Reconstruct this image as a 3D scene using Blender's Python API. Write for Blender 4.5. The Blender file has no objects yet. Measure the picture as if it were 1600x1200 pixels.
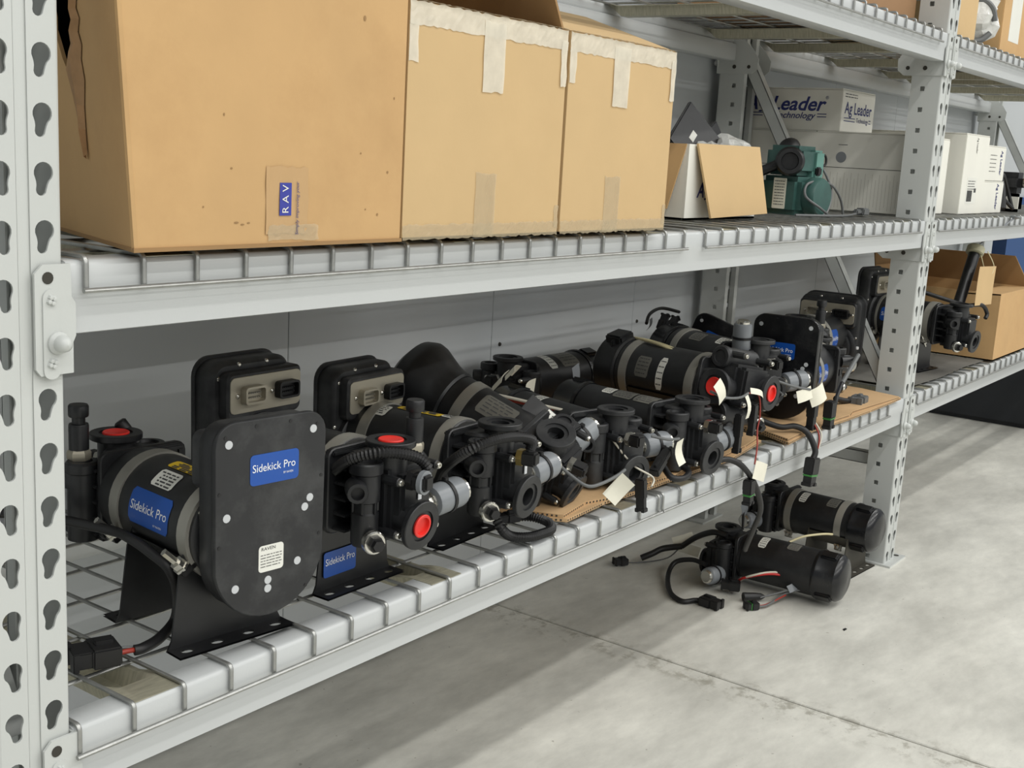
import bpy, bmesh, math, random
from mathutils import Matrix, Vector
random.seed(7)
PI = math.pi
scn = bpy.context.scene
COL = scn.collection

# ---------------------------------------------------------------- camera
cam_d = bpy.data.cameras.new('camera'); cam = bpy.data.objects.new('camera', cam_d); COL.objects.link(cam)
cam_d.sensor_width = 36.0; cam_d.lens = 1877.1 / 1600 * 36; cam_d.clip_start = .02; cam_d.clip_end = 100
_a, _b, _c = -.9458, 1.3773, .0562
cam.matrix_world = Matrix.Translation((-.5978, -.9654, 1.0349)) @ (Matrix.Rotation(_a, 4, 'Z') @ Matrix.Rotation(_b, 4, 'X') @ Matrix.Rotation(_c, 4, 'Z'))
scn.camera = cam
# ---------------------------------------------------------------- world + lights
w = bpy.data.worlds.new('world'); scn.world = w; w.use_nodes = True
w.node_tree.nodes['Background'].inputs[0].default_value = (.93, .97, 1.0, 1)
w.node_tree.nodes['Background'].inputs[1].default_value = .34
def strip(y, z, energy, x0=-4, x1=9, wid=.16, col=(1, .985, .945)):
    l = bpy.data.lights.new('ceiling_strip_light', 'AREA'); l.shape = 'RECTANGLE'
    l.size = x1 - x0; l.size_y = wid; l.energy = energy; l.color = col
    o = bpy.data.objects.new('ceiling_strip_light', l); COL.objects.link(o)
    o.location = ((x0 + x1) / 2, y, z)
strip(-1.75, 4.2, 150)
strip(-2.9, 4.2, 150)
strip(-5.6, 4.2, 300)
strip(-10.5, 4.0, 620)
vs = scn.view_settings
vs.view_transform = 'Standard'; vs.look = 'None'; vs.gamma = 1; vs.use_curve_mapping = False; vs.exposure = 0.0

# ---------------------------------------------------------------- materials
def lin(c):
    return tuple(((x / 255) / 12.92 if x / 255 <= .04045 else ((x / 255 + .055) / 1.055) ** 2.4) for x in c)
MATS = {}
def mat(name, rgb, rough=.5, metal=0., var=.0, vscale=20., bump=0., bscale=200., dust=None, dscale=9., damt=.5, stretch=None, coat=0.):
    if name in MATS: return MATS[name]
    m = bpy.data.materials.new(name); m.use_nodes = True; MATS[name] = m
    nt = m.node_tree; n = nt.nodes; L = nt.links; b = n['Principled BSDF']
    c = lin(rgb)
    b.inputs['Roughness'].default_value = rough; b.inputs['Metallic'].default_value = metal
    b.inputs['Coat Weight'].default_value = coat
    b.inputs['Base Color'].default_value = (*c, 1)
    if var or bump or dust:
        tc = n.new('ShaderNodeTexCoord'); src = tc.outputs['Object']
        if stretch:
            mp = n.new('ShaderNodeMapping'); mp.inputs['Scale'].default_value = stretch; L.new(src, mp.inputs[0]); src = mp.outputs[0]
    out = None
    if var:
        t = n.new('ShaderNodeTexNoise'); t.inputs['Scale'].default_value = vscale; t.inputs['Detail'].default_value = 5; L.new(src, t.inputs[0])
        r = n.new('ShaderNodeValToRGB'); r.color_ramp.elements[0].position = .3; r.color_ramp.elements[1].position = .7
        r.color_ramp.elements[0].color = (*[x * (1 - var) for x in c], 1); r.color_ramp.elements[1].color = (*[min(1, x * (1 + var)) for x in c], 1)
        L.new(t.outputs[0], r.inputs[0]); out = r.outputs[0]
    if dust:
        t2 = n.new('ShaderNodeTexNoise'); t2.inputs['Scale'].default_value = dscale; t2.inputs['Detail'].default_value = 8; t2.inputs['Roughness'].default_value = .65; L.new(src, t2.inputs[0])
        r2 = n.new('ShaderNodeValToRGB'); r2.color_ramp.elements[0].position = .48; r2.color_ramp.elements[1].position = .78
        r2.color_ramp.elements[0].color = (0, 0, 0, 1); r2.color_ramp.elements[1].color = (damt, damt, damt, 1); L.new(t2.outputs[0], r2.inputs[0])
        mx = n.new('ShaderNodeMix'); mx.data_type = 'RGBA'; L.new(r2.outputs[0], mx.inputs[0])
        if out: L.new(out, mx.inputs[6])
        else: mx.inputs[6].default_value = (*c, 1)
        mx.inputs[7].default_value = (*lin(dust), 1); out = mx.outputs[2]
    if out: L.new(out, b.inputs['Base Color'])
    if bump:
        t3 = n.new('ShaderNodeTexNoise'); t3.inputs['Scale'].default_value = bscale; t3.inputs['Detail'].default_value = 3; L.new(src, t3.inputs[0])
        bp = n.new('ShaderNodeBump'); bp.inputs['Strength'].default_value = bump; bp.inputs['Distance'].default_value = .002
        L.new(t3.outputs[0], bp.inputs['Height']); L.new(bp.outputs[0], b.inputs['Normal'])
    return m
M_RACK = mat('rack_paint', (192, 195, 192), .38, var=.02, vscale=3, bump=.04, bscale=300)
M_BEAM = mat('beam_paint', (188, 191, 191), .33, var=.02, vscale=3, bump=.04, bscale=300)
M_ZINC = mat('zinc_wire', (160, 161, 158), .38, metal=.75, var=.12, vscale=60)
M_CHAN = mat('zinc_channel', (176, 172, 152), .45, metal=.45, var=.15, vscale=40, stretch=(1, 6, 1))
M_WALL = mat('wall_panel_paint', (186, 190, 192), .6, var=.02, vscale=2, bump=.05, bscale=120)
M_DARK = mat('joint_dark', (58, 56, 50), .9)
M_KRAFT = mat('kraft_board', (192, 156, 108), .8, var=.05, vscale=9, dust=(150, 112, 70), dscale=5, damt=.35, bump=.12, bscale=90)
M_KRAFT2 = mat('kraft_board_pale', (196, 167, 122), .8, var=.04, vscale=7, dust=(180, 150, 105), dscale=4, damt=.3, bump=.1, bscale=90)
M_KRAFT3 = mat('kraft_board_sheet', (196, 162, 120), .85, var=.06, vscale=9, dust=(120, 95, 60), dscale=8, damt=.4, bump=.1, bscale=60)
M_KRAFTD = mat('kraft_board_dark', (150, 118, 78), .85, var=.06, vscale=9)  # darker kraft: flap and inside shade put into the colour; also colours scuffs
M_FLUTE = mat('board_edge', (150, 108, 58), .95, var=.35, vscale=260, stretch=(1, .1, 1))
M_TAPE = mat('packing_tape', (230, 223, 205), .22, var=.08, vscale=50, bump=.5, bscale=45)
def see_through(m, a):
    m.node_tree.nodes['Principled BSDF'].inputs['Alpha'].default_value = a
see_through(M_TAPE, .72)
M_TAPE2 = mat('packing_tape_clear', (204, 188, 156), .25, var=.05, vscale=40, bump=.3, bscale=45)
see_through(M_TAPE2, .45)
M_WBOX = mat('white_board', (222, 221, 212), .7, var=.025, vscale=10, bump=.08, bscale=60, stretch=(1, 1, .2))
M_BLK = mat('black_plastic', (24, 25, 27), .42, var=.15, vscale=25, dust=(84, 86, 86), dscale=16, damt=.22)
M_BLKD = mat('black_plastic_dusty', (31, 32, 34), .5, var=.15, vscale=25, dust=(98, 99, 98), dscale=14, damt=.38)
M_BLKG = mat('black_gloss_paint', (16, 17, 20), .25, var=.2, vscale=15, dust=(90, 90, 88), dscale=12, damt=.25)
M_BLKM = mat('black_sheet_metal', (19, 20, 22), .38, dust=(60, 60, 60), dscale=10, damt=.3)
M_RUB = mat('black_rubber', (20, 20, 21), .5)
M_BAND = mat('stainless_band', (158, 156, 148), .42, metal=.55, var=.05, vscale=30)
M_STEEL = mat('stainless_plate', (170, 164, 148), .4, metal=.55, var=.04, vscale=30)
M_CHROME = mat('bright_steel', (205, 203, 195), .22, metal=.95)
M_BRASS = mat('brass_nut', (190, 168, 105), .3, metal=.85)
M_GRAY = mat('gray_plastic', (126, 130, 134), .3, var=.05, vscale=30)
M_GRAYD = mat('gray_cable', (98, 100, 100), .45)
M_BLUE = mat('sticker_blue', (18, 74, 156), .35)
M_WHT = mat('print_white', (232, 234, 236), .4)
M_LBL = mat('label_white', (222, 222, 214), .45, var=.02)
M_SIL = mat('label_silver', (118, 117, 110), .4, metal=.35, var=.08, vscale=60)
M_PRT = mat('print_dark', (70, 70, 70), .6)
M_YEL = mat('label_yellow', (226, 190, 30), .45)
M_RED = mat('red_plug', (222, 48, 40), .4)
M_REDW = mat('red_wire', (150, 50, 38), .45)
M_WW = mat('white_wire', (205, 200, 185), .45)
M_YW = mat('cream_wire', (200, 190, 150), .45)
M_NAVY = mat('print_navy', (38, 46, 108), .5)
M_TAG = mat('paper_tag', (228, 225, 208), .7, var=.03, vscale=60)
M_GRN = mat('green_enamel', (58, 92, 86), .42, var=.12, vscale=20, dust=(40, 60, 56), dscale=14, damt=.6)
M_GRNS = mat('green_seal', (60, 130, 60), .4)
M_BLUEP = mat('blue_panel', (38, 76, 128), .5)
M_BIN = mat('dark_bin', (28, 31, 36), .4, var=.1, vscale=4)
M_FILM = mat('bubble_film', (205, 205, 200), .2, var=.1, vscale=40, bump=1, bscale=60)
M_DUST = mat('deck_dust', (100, 96, 86), .9, var=.3, vscale=60)

def floor_material():
    m = bpy.data.materials.new('polished_concrete'); m.use_nodes = True
    nt = m.node_tree; n = nt.nodes; L = nt.links; b = n['Principled BSDF']
    tc = n.new('ShaderNodeTexCoord')
    mp = n.new('ShaderNodeMapping'); mp.inputs['Rotation'].default_value = (0, 0, .5); mp.inputs['Scale'].default_value = (1, 2.2, 1); L.new(tc.outputs['Object'], mp.inputs[0])
    def noise(sc, det, rough, src):
        t = n.new('ShaderNodeTexNoise'); t.inputs['Scale'].default_value = sc; t.inputs['Detail'].default_value = det; t.inputs['Roughness'].default_value = rough
        L.new(src, t.inputs[0]); return t.outputs[0]
    def ramp(src, p0, c0, p1, c1):
        r = n.new('ShaderNodeValToRGB'); r.color_ramp.elements[0].position = p0; r.color_ramp.elements[1].position = p1
        r.color_ramp.elements[0].color = (*c0, 1); r.color_ramp.elements[1].color = (*c1, 1); L.new(src, r.inputs[0]); return r.outputs[0]
    def mix(f, a, bb, mode='MIX'):
        x = n.new('ShaderNodeMix'); x.data_type = 'RGBA'; x.blend_type = mode
        if isinstance(f, float): x.inputs[0].default_value = f
        else: L.new(f, x.inputs[0])
        for s, v in ((6, a), (7, bb)):
            if isinstance(v, tuple): x.inputs[s].default_value = (*v, 1)
            else: L.new(v, x.inputs[s])
        return x.outputs[2]
    base = ramp(noise(2.2, 7, .62, mp.outputs[0]), .32, lin((190, 189, 181)), .68, lin((228, 227, 218)))
    fine = ramp(noise(14, 8, .7, mp.outputs[0]), .35, (.86, .86, .86), .65, (1, 1, 1))
    c = mix(1.0, base, fine, 'MULTIPLY')
    sp = ramp(noise(70, 2, .5, tc.outputs['Object']), .73, (0, 0, 0), .76, (1, 1, 1))
    c = mix(mix(1.0, sp, (.5, .5, .5), 'MULTIPLY'), c, lin((105, 98, 84)))
    # wear beside the sawn joint at x = 1.53
    sx = n.new('ShaderNodeSeparateXYZ'); L.new(tc.outputs['Object'], sx.inputs[0])
    ma = n.new('ShaderNodeMath'); ma.operation = 'SUBTRACT'; L.new(sx.outputs[0], ma.inputs[0]); ma.inputs[1].default_value = 1.505
    mb = n.new('ShaderNodeMath'); mb.operation = 'ABSOLUTE'; L.new(ma.outputs[0], mb.inputs[0])
    prox = ramp(mb.outputs[0], .012, (1, 1, 1), .075, (0, 0, 0))
    patch = ramp(noise(24, 6, .7, tc.outputs['Object']), .5, (0, 0, 0), .62, (.6, .6, .6))
    c = mix(mix(1.0, prox, patch, 'MULTIPLY'), c, lin((128, 124, 110)))
    L.new(c, b.inputs['Base Color'])
    L.new(ramp(noise(3, 4, .6, tc.outputs['Object']), .3, (.28, .28, .28), .7, (.5, .5, .5)), b.inputs['Roughness'])
    b.inputs['Specular IOR Level'].default_value = .35
    bp = n.new('ShaderNodeBump'); bp.inputs['Strength'].default_value = .08; bp.inputs['Distance'].default_value = .003
    L.new(noise(60, 4, .6, tc.outputs['Object']), bp.inputs['Height']); L.new(bp.outputs[0], b.inputs['Normal'])
    return m
M_FLOOR = floor_material()

# ---------------------------------------------------------------- mesh building
I4 = Matrix.Identity(4)
def T(x, y, z): return Matrix.Translation((x, y, z))
def RX(a): return Matrix.Rotation(a, 4, 'X')
def RY(a): return Matrix.Rotation(a, 4, 'Y')
def RZ(a): return Matrix.Rotation(a, 4, 'Z')
def along(o, d):
    return T(*o) @ Vector(d).to_track_quat('Z', 'Y').to_matrix().to_4x4()
def frame(o, ex, ey):
    ex = Vector(ex).normalized(); ey = Vector(ey); ey = (ey - ex * ey.dot(ex)).normalized(); ez = ex.cross(ey)
    m = Matrix((ex, ey, ez)).transposed().to_4x4(); m.translation = Vector(o); return m
_bev = {}
class MB:
    def __init__(s): s.v = []; s.f = []
    def add(s, vs, fs, M=None):
        o = len(s.v)
        s.v += [tuple(M @ Vector(p)) for p in vs] if M is not None else [tuple(p) for p in vs]
        s.f += [tuple(i + o for i in f) for f in fs]; return s
    def box(s, x0, x1, y0, y1, z0, z1, M=None):
        return s.add([(x0, y0, z0), (x1, y0, z0), (x1, y1, z0), (x0, y1, z0), (x0, y0, z1), (x1, y0, z1), (x1, y1, z1), (x0, y1, z1)],
                     [(0, 3, 2, 1), (4, 5, 6, 7), (0, 1, 5, 4), (1, 2, 6, 5), (2, 3, 7, 6), (3, 0, 4, 7)], M)
    def bev(s, x0, x1, y0, y1, z0, z1, b=.003, M=None, seg=2):
        bm = bmesh.new(); bmesh.ops.create_cube(bm, size=1)
        for v in bm.verts: v.co = ((x0 + x1) / 2 + v.co.x * (x1 - x0), (y0 + y1) / 2 + v.co.y * (y1 - y0), (z0 + z1) / 2 + v.co.z * (z1 - z0))
        bmesh.ops.bevel(bm, geom=bm.edges[:], offset=b, segments=seg, affect='EDGES')
        bm.verts.index_update()
        s.add([v.co.copy() for v in bm.verts], [tuple(v.index for v in f.verts) for f in bm.faces], M); bm.free(); return s
    def prism(s, poly, z0, z1, M=None, ch=0., ch0=0.):
        n = len(poly); cx = sum(p[0] for p in poly) / n; cy = sum(p[1] for p in poly) / n
        def ring(z, inset):
            out = []
            for i, (x, y) in enumerate(poly):
                if inset:
                    ax, ay = poly[i - 1]; bx, by = poly[(i + 1) % n]
                    tx, ty = bx - ax, by - ay; l = math.hypot(tx, ty) or 1
                    nx, ny = -ty / l, tx / l
                    out.append((x + nx * inset, y + ny * inset, z))
                else: out.append((x, y, z))
            return out
        rings = []
        if ch0: rings += [ring(z0, ch0), ring(z0 + ch0, 0)]
        else: rings += [ring(z0, 0)]
        if ch: rings += [ring(z1 - ch, 0), ring(z1, ch)]
        else: rings += [ring(z1, 0)]
        vs = [p for r in rings for p in r]; fs = [tuple(range(n - 1, -1, -1)), tuple(range((len(rings) - 1) * n, len(rings) * n))]
        for k in range(len(rings) - 1):
            for i in range(n):
                j = (i + 1) % n; fs.append((k * n + i, k * n + j, (k + 1) * n + j, (k + 1) * n + i))
        return s.add(vs, fs, M)
    def lathe(s, prof, seg=20, M=None):
        vs = []; fs = []; k = len(prof)
        for i in range(seg):
            a = 2 * PI * i / seg
            for r, z in prof: vs.append((r * math.cos(a), r * math.sin(a), z))
        for i in range(seg):
            j = (i + 1) % seg
            for q in range(k - 1):
                fs.append((i * k + q, j * k + q, j * k + q + 1, i * k + q + 1))
        if prof[0][0] > 1e-6: fs.append(tuple(i * k for i in range(seg - 1, -1, -1)))
        if prof[-1][0] > 1e-6: fs.append(tuple(i * k + k - 1 for i in range(seg)))
        return s.add(vs, fs, M)
    def cyl(s, p0, p1, r, seg=14, r1=None, ch=0.):
        p0 = Vector(p0); p1 = Vector(p1); L = (p1 - p0).length; r1 = r if r1 is None else r1
        pr = [(r - ch, 0), (r, ch), (r1, L - ch), (r1 - ch, L)] if ch else [(r, 0), (r1, L)]
        return s.lathe(pr, seg, along(p0, p1 - p0))
    def tube(s, pts, r, seg=8, rib=0., pitch=.004):
        P = [Vector(p) for p in pts]; sm = smooth_path(P)
        if rib:
            sm = resample(sm, pitch / 2)
        n = len(sm); vs = []; fs = []; up = None
        for i, p in enumerate(sm):
            d = (sm[min(i + 1, n - 1)] - sm[max(i - 1, 0)]).normalized()
            if up is None: up = d.orthogonal().normalized()
            up = (up - d * up.dot(d)).normalized(); sd = d.cross(up)
            rr = r + (rib if (rib and i % 2) else 0)
            for k in range(seg):
                a = 2 * PI * k / seg; vs.append(p + (up * math.cos(a) + sd * math.sin(a)) * rr)
        for i in range(n - 1):
            for k in range(seg):
                k2 = (k + 1) % seg; fs.append((i * seg + k, i * seg + k2, (i + 1) * seg + k2, (i + 1) * seg + k))
        fs.append(tuple(range(seg - 1, -1, -1))); fs.append(tuple((n - 1) * seg + k for k in range(seg)))
        return s.add(vs, fs)
    def build(s, name, m, parent=None, angle=35, mesh_only=False):
        me = bpy.data.meshes.new(name); me.from_pydata(s.v, [], s.f); me.update()
        bm = bmesh.new(); bm.from_mesh(me); bmesh.ops.recalc_face_normals(bm, faces=bm.faces[:]); bm.to_mesh(me); bm.free()
        me.polygons.foreach_set('use_smooth', [True] * len(me.polygons)); me.set_sharp_from_angle(angle=math.radians(angle))
        me.materials.append(m)
        if mesh_only: return me
        return link(name, me, parent)
def link(name, me, parent=None, M=None):
    o = bpy.data.objects.new(name, me); COL.objects.link(o)
    if parent is not None: o.parent = parent
    if M is not None: o.matrix_local = M
    return o
def smooth_path(P, sub=6):
    if len(P) < 3: return P
    out = []
    for i in range(len(P) - 1):
        p0 = P[max(i - 1, 0)]; p1 = P[i]; p2 = P[i + 1]; p3 = P[min(i + 2, len(P) - 1)]
        for k in range(sub):
            t = k / sub
            out.append(.5 * ((2 * p1) + (p2 - p0) * t + (2 * p0 - 5 * p1 + 4 * p2 - p3) * t * t + (3 * p1 - p0 - 3 * p2 + p3) * t ** 3))
    out.append(P[-1]); return out
def resample(P, step):
    out = [P[0]]; acc = 0
    for a, b in zip(P, P[1:]):
        L = (b - a).length
        while acc + step <= L:
            acc += step; out.append(a + (b - a) * (acc / L))
        acc -= L
    return out
def tag(o, label=None, cat=None, group=None, kind=None):
    if label: o['label'] = label
    if cat: o['category'] = cat
    if group: o['group'] = group
    if kind: o['kind'] = kind
    return o
def thing(name, label, cat, M=I4, group=None):
    o = bpy.data.objects.new(name, None); COL.objects.link(o); o.empty_display_size = .05; o.matrix_world = M
    return tag(o, label, cat, group)
def rrect(w, h, r, seg=5, cx=0, cy=0):
    out = []
    for sx, sy, a0 in ((1, 1, 0), (-1, 1, PI / 2), (-1, -1, PI), (1, -1, 1.5 * PI)):
        for k in range(seg + 1):
            a = a0 + PI / 2 * k / seg; out.append((cx + sx * (w / 2 - r) + r * math.cos(a), cy + sy * (h / 2 - r) + r * math.sin(a)))
    return out
_font = {}
def text_verts(body, size, shear=0., bold=0., width=None, extr=0.):
    cu = bpy.data.curves.new('t', 'FONT'); cu.body = body; cu.size = size; cu.align_x = 'CENTER'; cu.align_y = 'CENTER'
    cu.shear = shear; cu.offset = bold * size; cu.resolution_u = 3; cu.extrude = extr
    o = bpy.data.objects.new('t', cu); COL.objects.link(o)
    dg = bpy.context.evaluated_depsgraph_get(); me = bpy.data.meshes.new_from_object(o.evaluated_get(dg))
    vs = [v.co.copy() for v in me.vertices]; fs = [tuple(p.vertices) for p in me.polygons]
    bpy.data.objects.remove(o); bpy.data.curves.remove(cu); bpy.data.meshes.remove(me)
    if width:
        x0 = min(v.x for v in vs); x1 = max(v.x for v in vs); k = width / (x1 - x0)
        for v in vs: v.x = (v.x - (x0 + x1) / 2) * k
    return vs, fs
def text(body, size, M, m, parent, name='lettering', **kw):
    vs, fs = text_verts(body, size, **kw); b = MB(); b.add(vs, fs, M)
    me = bpy.data.meshes.new(name); me.from_pydata(b.v, [], b.f); me.materials.append(m)
    return link(name, me, parent)
def bars(M, w, h, n, m, parent, name='printing', seed=1, th=.45):
    rr = random.Random(seed); b = MB()
    for i in range(n):
        y1 = h / 2 - (i + .2) * h / n; y0 = y1 - h / n * th; x = -w / 2
        while x < w / 2 - w * .05:
            L = w * rr.uniform(.06, .28); b.add([(x, y0, 0), (min(x + L, w / 2), y0, 0), (min(x + L, w / 2), y1, 0), (x, y1, 0)], [(0, 1, 2, 3)], M); x += L + w * .04
    me = bpy.data.meshes.new(name); me.from_pydata(b.v, [], b.f); me.materials.append(m); return link(name, me, parent)

# ================================================================= the room
Y_WALL = .64
fl = MB().box(-5, 12, -12, Y_WALL + .3, -.12, -.014).build('floor', M_DARK); tag(fl, kind='structure')
JX = 1.53
for x0, x1 in ((-5, JX - .003), (JX + .003, 5.2), (5.206, 12)):
    MB().bev(x0, x1, -12, Y_WALL + .3, -.014, 0, .002, seg=1).build('concrete_slab', M_FLOOR, fl)
wb = MB().box(-4, 5.6, Y_WALL + .012, Y_WALL + .1, 0, 5).build('wall_back', M_DARK); tag(wb, kind='structure')
x = -3.404
pm = MB().bev(0, .6165, 0, .012, 0, 5, .0012, seg=1).build('wall_panel', M_WALL, mesh_only=True)
while x < 5.58:
    link('wall_panel', pm, wb, T(x, Y_WALL, 0)); x += .618
scr = MB().lathe([(0, .004), (.004, .003), (.005, 0)], 8, RX(PI / 2))
scm = scr.build('screw', M_DARK, mesh_only=True)
for xx, zz in ((1.57, .597), (1.57, 1.4), (.95, 1.0), (2.18, .6)): link('screw', scm, wb, T(xx, Y_WALL, zz))
# blue sheet wall that follows on the right
br = MB().box(5.6, 9, Y_WALL, Y_WALL + .1, 0, .93).build('wall_right', M_BLUEP); tag(br, kind='structure')
MB().box(5.6, 9, Y_WALL + .02, Y_WALL + .1, .93, 5).build('wall_panel', M_WALL, br)

# ================================================================= rack
def hull_hole(side):
    # tear-drop: circle r .008 above, small circle r .0042 below and leaning inward
    dx = -side * .0024; dz = -.0150; n = 12; pts = []
    for k in range(n + 1):
        a = -PI * .16 + (PI * 1.32) * k / n; pts.append((.0094 * math.cos(a), .0094 * math.sin(a)))
    pts.append((dx * .35 - .0066, -.0072)); pts.append((dx * .6 - .0056, -.0105))
    for k in range(7):
        a = PI + PI * k / 6; pts.append((dx + .0052 * math.cos(a), dz + .0052 * math.sin(a)))
    pts.append((dx * .6 + .0056, -.0105)); pts.append((dx * .35 + .0066, -.0072))
    return pts
def plate_cell(mb, hole, cx, cz, u0, u1, w0, w1, t, M):
    """rectangular plate cell u0..u1 x w0..w1 in local XY with a hole, thickness t"""
    hole = [(cx + a, cz + b) for a, b in hole]; n = len(hole)
    ox = sum(h[0] for h in hole) / n; oz = sum(h[1] for h in hole) / n
    outer = []
    for hx, hz in hole:
        dx, dz = hx - ox, hz - oz; ts = []
        if dx > 1e-9: ts.append((u1 - ox) / dx)
        if dx < -1e-9: ts.append((u0 - ox) / dx)
        if dz > 1e-9: ts.append((w1 - oz) / dz)
        if dz < -1e-9: ts.append((w0 - oz) / dz)
        k = min(ts); outer.append((ox + dx * k, oz + dz * k))
    cor = [(u0, w0), (u1, w0), (u1, w1), (u0, w1)]
    vs = []; fs = []
    for zz in (0, t): vs += [(x, y, zz) for x, y in hole] + [(x, y, zz) for x, y in outer] + [(x, y, zz) for x, y in cor]
    S = 2 * n + 4
    ang = lambda p: math.atan2(p[1] - oz, p[0] - ox)
    for L in (0, 1):
        o = L * S
        for i in range(n):
            j = (i + 1) % n; a0 = ang(outer[i]); a1 = ang(outer[j])
            f = [o + i, o + j, o + n + j]
            da = (a1 - a0) % (2 * PI)
            for c in range(4):
                ac = (ang(cor[c]) - a0) % (2 * PI)
                if 1e-4 < ac < da - 1e-4: f.append(o + 2 * n + c)
            f.append(o + n + i); fs.append(tuple(f if L else f[::-1]))
    for i in range(n):
        j = (i + 1) % n; fs.append((i, j, S + j, S + i))
    mb.add(vs, fs, M)
PITCH = .0508; HZ0 = .0260
def post_mesh(ncell):
    mb = MB(); t = .0022
    z0 = HZ0 - .0304
    for k in range(ncell):
        zc = HZ0 + PITCH * k; a = zc - .0304; b = zc + .0204
        F = frame((0, 0, 0), (1, 0, 0), (0, 0, 1))  # local z -> -y (towards the aisle)
        for s in (-1, 1):
            u0, u1 = (.006, .034) if s > 0 else (-.034, -.006)
            plate_cell(mb, hull_hole(s), s * .0205, zc, u0, u1, a, b, t, T(0, t, 0) @ F)
            # side plates with square holes
            G = frame((s * .038, 0, 0), (0, 1, 0), (0, 0, 1)) if s > 0 else frame((-.038 + t, 0, 0), (0, 1, 0), (0, 0, 1))
            G = (T(-t, 0, 0) @ G) if s > 0 else T(-t, 0, 0) @ G
            hq = rrect(.0115, .0115, .0012, 1)
            plate_cell(mb, hq, .047, zc - .009, .004, .074, a, b, t, G)
    H0 = z0; H1 = HZ0 + PITCH * (ncell - 1) + .0204
    mb.box(-.006, .006, .0012, .0034, H0, H1)
    for s in (-1, 1):
        mb.box(min(s * .006, s * .0062), max(s * .006, s * .0062), 0, .0034, H0, H1)
        # rounded corners and rear lips
        c = [(s * (.034 + .004 * math.sin(q * PI / 6)), .004 - .004 * math.cos(q * PI / 6)) for q in range(4)]
        ci = [(s * (.034 + (.004 - t) * math.sin(q * PI / 6)), .004 - (.004 - t) * math.cos(q * PI / 6)) for q in range(4)]
        mb.prism(c + ci[::-1], H0, H1)
        mb.box(min(s * .020, s * .038), max(s * .020, s * .038), .074, .0762, H0, H1)
        mb.box(min(s * .020, s * .022), max(s * .020, s * .022), .062, .075, H0, H1)
    return mb.build('post', M_RACK, mesh_only=True, angle=30)
PM = post_mesh(40)
FOOT = MB()
FOOT.prism([(-.05, -.02), (.075, -.02), (.075, .09), (-.05, .09)], 0, .005)
FOOTM = FOOT.build('base_plate', M_RACK, mesh_only=True)
HOLEM = MB().lathe([(.007, 0), (.007, .0006)], 12).build('bolt_hole', M_DARK, mesh_only=True)
def brace_mesh(p0, p1, w=.032):
    p0 = Vector(p0); p1 = Vector(p1); L = (p1 - p0).length
    M = frame(p0, p1 - p0, (1, 0, 0))
    b = MB(); h = w / 2
    b.prism([(0, 0), (L, 0), (L, .0018), (0, .0018)], -h, h, M @ T(0, -.014, 0))
    b.box(0, L, -.014, .014, -h, -h + .0018, M); b.box(0, L, -.014, .014, h - .0018, h, M)
    return b
D0, D1, D2 = .462, .919, 1.376
B0, B1, B2 = .388, .845, 1.302
for k, (X, lab) in enumerate(((0, 'pale grey perforated rack frame nearest the camera at left'), (2.5146, 'pale grey perforated rack frame in the middle with diagonal brace'),
                               (5.0292, 'pale grey perforated rack frame farthest away at right'))):
    fr = thing('rack_frame', lab, 'rack frame', T(X, 0, 0))
    link('post', PM, fr); link('post', PM, fr, T(0, .6096, 0) @ RZ(PI))
    for yy, rz in ((0, 0), (.6096, PI)):
        bpo = link('base_plate', FOOTM, fr, T(0, yy, 0) @ RZ(rz))
        for hx, hy in ((.058, .0), (.058, .03)): link('bolt_hole', HOLEM, bpo, T(hx, hy, .005))
    z = .275
    brace_mesh((0, .05, z), (0, .56, z)).build('horizontal_brace', M_RACK, fr)
    brace_mesh((0, .045, .445), (0, .575, 1.365)).build('diagonal_brace', M_RACK, fr)
    brace_mesh((0, .05, 1.47), (0, .56, 1.47)).build('horizontal_brace', M_RACK, fr)
    brace_mesh((0, .045, 1.49), (0, .575, 1.98)).build('diagonal_brace', M_RACK, fr)

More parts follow.
